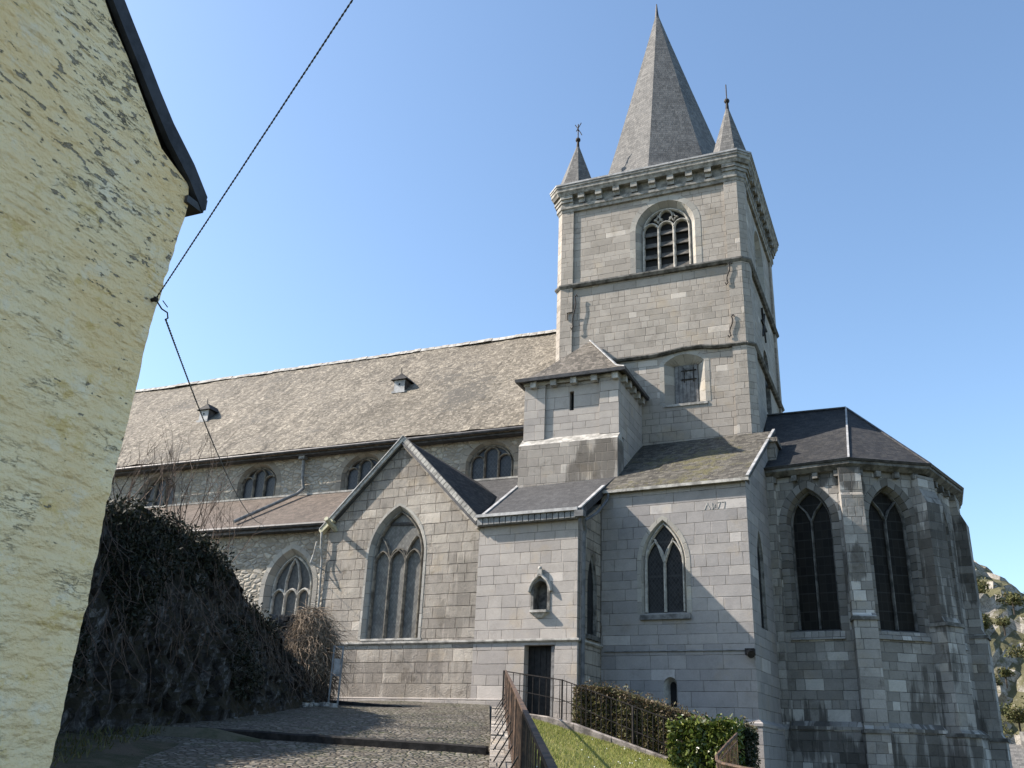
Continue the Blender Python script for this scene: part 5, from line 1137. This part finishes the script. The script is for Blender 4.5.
RDG = (1.4, 10.1); lft = [(2*RDG[0]-y, z) for y, z in reversed(rake)]+[(-3.3, 5.4), (-3.1, -2.4)]
HS = thing('house', 'tall yellow painted house with flaking gable wall and dark slate eaves', 'house', (-10, 1.5, -1.8))
def dense(L, st):
    out = []
    for (a, b) in zip(L, L[1:]):
        k = max(1, int(math.hypot(b[0]-a[0], b[1]-a[1])/st))
        for i in range(k): out.append((a[0]+(b[0]-a[0])*i/k, a[1]+(b[1]-a[1])*i/k))
    return out+[L[-1]]
FH = lambda u, s, z: (HX-s, u, z)
ed = [(u+0.022*noise.noise((z*3.0, 3, 0))+0.02*noise.noise((z*9.0, 5, 0)), z) for u, z in dense(edge, 0.05)]
mb = MB(); wall(mb, FH, ed+rake+[RDG]+lft, 0, 0.5); mb.build('gable_wall', M['paint'], HS)
mb = MB(); mb.box(FN, (HX0, 5.45, -2.4), (HX-0.52, 5.9, 5.3)); mb.build('side_wall', M['paint'], HS)
mb = MB(); mb.box(FN, (HX0, -3.1, -2.4), (HX-0.52, -2.6, 5.3)); mb.build('side_wall', M['paint'], HS)
mb = MB(); FH2 = lambda u, s, z: (HX0-0.02-s, u, z); wall(mb, FH2, [(5.9, -2.4), (5.9, 5.3), RDG, (-3.1, 5.3), (-3.1, -2.4)], 0, 0.4); mb.build('gable_wall', M['paint'], HS)
prof = [(6.36, 5.42), (6.10, 5.66), (5.72, 5.92), (5.47, 6.14), (5.22, 6.38), (4.98, 6.60), (4.77, 6.80), RDG[:1]+(RDG[1]+0.22,)]
full = prof+[(2*RDG[0]-y, z) for y, z in reversed(prof[:-1])]
mb = MB(); xo = HX+0.035
for (a, b) in zip(full, full[1:]):
    mb.slab([(HX0-0.1, a[0], a[1]), (xo, a[0], a[1]), (xo, b[0], b[1]), (HX0-0.1, b[0], b[1])], 0.07)
mb.build('roof', M['slate_dark'], HS)
mb = MB(); hb = 0.2
for (a, b) in zip(full, full[1:]):
    q = [(xo-0.02, a[0], a[1]+0.01), (xo-0.02, b[0], b[1]+0.01), (xo-0.02, b[0]-0.02, b[1]-hb), (xo-0.02, a[0]-0.02, a[1]-hb)]; p2 = [(HX-0.02, *r_[1:]) for r_ in q]; q = [(HX+0.05, *r_[1:]) for r_ in q]
    mb.poly(q); mb.poly(list(reversed(p2)))
    for i in range(4): j = (i+1) % 4; mb.poly([q[i], p2[i], p2[j], q[j]])
mb.build('bargeboard', plain('dark_slate_verge', (0.035, 0.037, 0.045), 0.7, 0, 0.3, 5, 0.006), HS)
mb = MB(); mb.box(FN, (HX0, 6.1, 5.22), (HX+0.04, 6.34, 5.30)); mb.box(FN, (HX0, 6.30, 5.28), (HX+0.04, 6.38, 5.40)); mb.build('gutter', M['lead_dark'], HS)
HK = Vector((-6.50, 5.95, 4.0)); mb = MB(); mb.tube([HK+Vector((-0.1, 0, 0)), HK], 0.02, 6); mb.ball(HK, 0.028, 8, 6); mb.tube([HK, HK+Vector((.02, .08, -0.07)), HK+Vector((.03, .15, -0.08)), HK+Vector((.03, .17, -0.13)), HK+Vector((.03, .14, -0.16))], 0.008, 5); mb.tube([HK+Vector((0, .09, .03)), HK+Vector((.02, .15, -.02))], 0.006, 4); mb.build('hook', M['iron'], HS)
# twisted cables
def cable(name, label, a, b, sag, r, pitch, seg):
    t = thing(name, label, 'cable', a); a, b = Vector(a), Vector(b); L = (b-a).length; d = (b-a).normalized(); s1 = d.cross(Vector((0, 0, 1))).normalized(); u1 = s1.cross(d); n = int(L/pitch*seg)
    for ph, mat in ((0, 'iron'), (math.pi, 'cable_pale')):
        mb = MB(); P = []
        for i in range(n+1):
            f = i/n; w_ = f*L/pitch*2*math.pi+ph; P.append(a.lerp(b, f)+Vector((0, 0, -sag*4*f*(1-f)))+(s1*math.cos(w_)+u1*math.sin(w_))*r*0.8)
        mb.tube(P, r, 5); mb.build('strand', M[mat], t)
M['cable_pale'] = plain('grey_cable_sheath', (0.16, 0.16, 0.15), 0.6, 0, 0.2, 5, 0)
cable('overhead_cable', 'upper twisted cable rising from the house hook out of the picture', HK, (2.86, 1.12, 7.6), 0.0, 0.0046, 0.085, 8)
SC_ = None
cable('overhead_cable', 'lower twisted cable running from the house hook down to the aisle roof', HK+Vector((.03, .15, -0.16)), (-24.0, 29.55, 8.3), 0.42, 0.0062, 0.16, 6)
# ------------------------------------------------------------------ far things on the right
M['cliff'] = rock_mat('pale_cliff_rock', (0.20, 0.185, 0.16), (0.34, 0.32, 0.285), (0.48, 0.46, 0.43), (0.085, 0.082, 0.036))
mb = MB(); xs2 = lin(-40, 40, 200); idx = []
for i, x in enumerate(xs2):
    row = []
    for j in range(61):
        v = j/60; y = 66+v*26; z = hill_z(x, 64+v*22)-1.6
        p = Vector((x, y, z)); k = min(1, max(0, (z+1)/4)); v_ = noise.voronoi(p*0.33)[0]
        p += Vector((0.2, -1, 0.25))*(k*((v_[1]-v_[0])*1.3+noise.noise(p*0.25)*1.2+noise.noise(p*0.8)*0.8+noise.noise(p*2.1)*0.35)+0.0); row.append(mb.pt(p))
    idx.append(row)
for i in range(200):
    for j in range(60): mb.f.append([idx[i][j], idx[i+1][j], idx[i+1][j+1], idx[i][j+1]])
struct(mb.build('hill', M['cliff']), 'rocky hillside beyond the apse')
def scrub(p, rx, h, n, s, seed, label):
    t = thing('hillside_bush', label, 'bush', p, 'bushes on the far cliff'); rnd = random.Random(seed); mb = MB(); cl_ = [(rnd.gauss(0, .5), rnd.gauss(0, .4), rnd.uniform(0.0, 1)) for _ in range(18)]
    for k in range(n):
        c = rnd.choice(cl_); q = (p[0]+rx*(c[0]+rnd.gauss(0, .25)), p[1]+rx*(c[1]+rnd.gauss(0, .25)), p[2]+h*max(0.0, c[2]*0.7+rnd.gauss(0, .2))); leaf(mb, q, s*rnd.uniform(.6, 1.3), rnd)
    mb.build('crown', M['scrub'], t); mb = MB(); mb.tube([(p[0], p[1], p[2]-0.8), (p[0], p[1], p[2]+h*.2)], 0.06, 5); mb.build('trunk', M['bark'], t)
#@@PART3
for i, (p, r_, h, n_, lb) in enumerate([((4.4, 79.0, 13.2), 1.3, 1.6, 900, 'topmost bush on the cliff skyline beside the apse'), ((6.6, 78.4, 12.2), 1.2, 1.4, 800, 'green bush on the cliff skyline below the topmost one'), ((8.2, 77.9, 11.0), 1.2, 1.3, 800, 'bush on the cliff skyline at the right edge of the picture'),
        ((4.2, 74.6, 10.0), 1.1, 1.6, 900, 'yellowish bush in the cliff face close to the apse'), ((6.4, 73.4, 7.9), 1.3, 1.5, 900, 'green bush halfway up the cliff at the right edge'), ((3.9, 72.3, 6.0), 0.9, 1.3, 700, 'small bush low on the cliff next to the apse'),
        ((5.6, 76.0, 10.4), 0.7, 0.9, 500, 'small round bush on the bare rock of the cliff'), ((7.4, 75.5, 9.0), 0.8, 1.0, 500, 'small bush on the cliff near the picture edge'), ((5.0, 73.0, 6.6), 0.7, 0.9, 450, 'small bush on a ledge low on the cliff'), ((7.2, 71.5, 5.2), 1.0, 1.4, 700, 'dark bush at the right edge above the far house'),
        ((5.2, 70.6, 3.6), 1.5, 2.2, 1200, 'big dark bush at the foot of the cliff'), ((3.6, 69.6, 2.6), 1.1, 1.7, 900, 'bush at the foot of the cliff beside the church'), ((6.6, 69.0, 2.2), 1.4, 2.2, 1000, 'bush at the foot of the cliff behind the far house roof')]):
    scrub((p[0], p[1], p[2]-0.3), r_*0.62, h*0.62, n_, 0.11, 50+i, lb)
fh = thing('far_house', 'small distant house with a grey roof at the lower right edge', 'house', (6.5, 55.0, -3.0))
F = frame(3.2, 53.0, R(-8)); mb = MB(); wall(mb, F, [(0, -4), (7, -4), (7, 0.0), (0, 0.0)], 0, 0.3); wall(mb, F, [(0, -4), (7, -4), (7, 0.0), (0, 0.0)], 4.7, 0.3)
for u in (0.0, 6.7): FG = lambda a, s_, z, u=u: F(u+s_, a, z); wall(mb, FG, [(0.302, -4), (4.698, -4), (4.698, 0), (2.5, 1.3), (0.302, 0)], 0, 0.3)
mb.build('wall', M['trim'], fh); mb = MB()
mb.slab([F(-0.3, -0.4, -0.15), F(7.3, -0.4, -0.15), F(7.3, 2.5, 1.5), F(-0.3, 2.5, 1.5)], 0.1); mb.slab([F(-0.3, 5.4, -0.15), F(7.3, 5.4, -0.15), F(7.3, 2.5, 1.5), F(-0.3, 2.5, 1.5)], 0.1); rf = mb.build('roof', M['slate_spire'], fh)
mb = MB(); mb.box(F, (0.5, 2.2, 1.2), (0.75, 2.5, 2.1)); mb.build('chimney', M['trim'], rf)
# dirt and rough grass along the foot of the bank
def verge_z(x, y): return path_z(x, y)
def verge_mat():
    n = NB('dirt_and_rough_grass'); f = n.noise(n.pos, 1.2, 6, 0.7); g_ = n.noise(n.pos, 15, 4, 0.7)
    c = n.mix(n.smooth(f, 0.4, 0.6), (0.035, 0.038, 0.016), (0.075, 0.062, 0.042)); c = n.mix(n.smooth(g_, 0.55, 0.75, 0, 0.6), c, (0.10, 0.09, 0.07)); return n.fin(c, 0.95, n.bump(g_, 0.05))
mb = MB(); idx = []
for i in range(61):
    t = i/60; row = []
    for j in range(11):
        a = -3+19.6*t; ce = -3.6-0.085*a+0.45*noise.noise((a*0.5, 2, 2)); c = ce-6.2*j/10; x, y = ac(a, c); row.append(mb.pt((x, y, path_z(x, y)+0.006+0.10*min(1, j/3)+0.05*(j > 0)*noise.noise((x*1.5, y*1.5, 3)))))
    idx.append(row)
for i in range(60):
    for j in range(10): mb.f.append([idx[i][j+1], idx[i][j], idx[i+1][j], idx[i+1][j+1]])
struct(mb.build('verge', verge_mat(), smooth=True), 'strip of dirt and rough grass along the foot of the bank')
rnd = random.Random(77); mb = MB()
for k in range(2500):
    a = rnd.uniform(1, 18.5); c = -4.2-0.085*a-abs(rnd.gauss(0, 1.3)); x, y = ac(a, c); z = path_z(x, y)+0.08; an = rnd.random()*6.28; w = 0.012; h = rnd.uniform(0.04, 0.14)
    mb.poly([(x-math.cos(an)*w, y-math.sin(an)*w, z), (x+math.cos(an)*w, y+math.sin(an)*w, z), (x+rnd.gauss(0, .05), y+rnd.gauss(0, .05), z+h)])
tag(mb.build('grass', M['scrub']), 'rough grass tufts at the foot of the rocky bank', None, None, 'stuff')
rnd = random.Random(78)
for k in range(26):
    p = (-16.6+rnd.gauss(0, .5), 23.6+rnd.gauss(0, .8)); z = path_z(*p); mb = MB(); r = rnd.uniform(0.05, 0.16); pl = [(p[0]+r*math.cos(i*1.05)*rnd.uniform(.7, 1.2), p[1]+r*math.sin(i*1.05)*rnd.uniform(.7, 1.2)) for i in range(6)]
    mb.prism(pl, z-0.1, z+r*0.7, None, True, [(p[0]+(x-p[0])*.7, p[1]+(y-p[1])*.7) for x, y in pl])
    tag(mb.build('loose_stone', M['cliff']), 'loose grey stone fallen at the foot of the dead vine bush', 'stone', 'loose stones below the bank')

rnd = random.Random(91); mb = MB(); M['litter'] = leafmat('fallen_leaves', [(0.10, 0.07, 0.04), (0.16, 0.11, 0.06), (0.07, 0.05, 0.03), (0.20, 0.16, 0.10)], 0.8, 0.1)
for k in range(700):
    a = rnd.uniform(6, 29); c = rnd.choice((0.05-abs(rnd.gauss(0, 0.25)), -4.6-0.06*a+abs(rnd.gauss(0, 0.7)), rnd.uniform(-5, 0))); x, y = ac(a, c); z = path_z(x, y)+0.012+0.01*rnd.random(); r = rnd.uniform(0.012, 0.035); t0 = rnd.random()*6.28
    mb.poly([(x+r*math.cos(t0+q*1.57)*(1 if q % 2 else 0.55), y+r*math.sin(t0+q*1.57)*(1 if q % 2 else 0.55), z+rnd.uniform(0, 0.012)) for q in range(4)])
tag(mb.build('fallen_leaves', M['litter']), 'dry leaves scattered on the cobbled path', None, None, 'stuff')
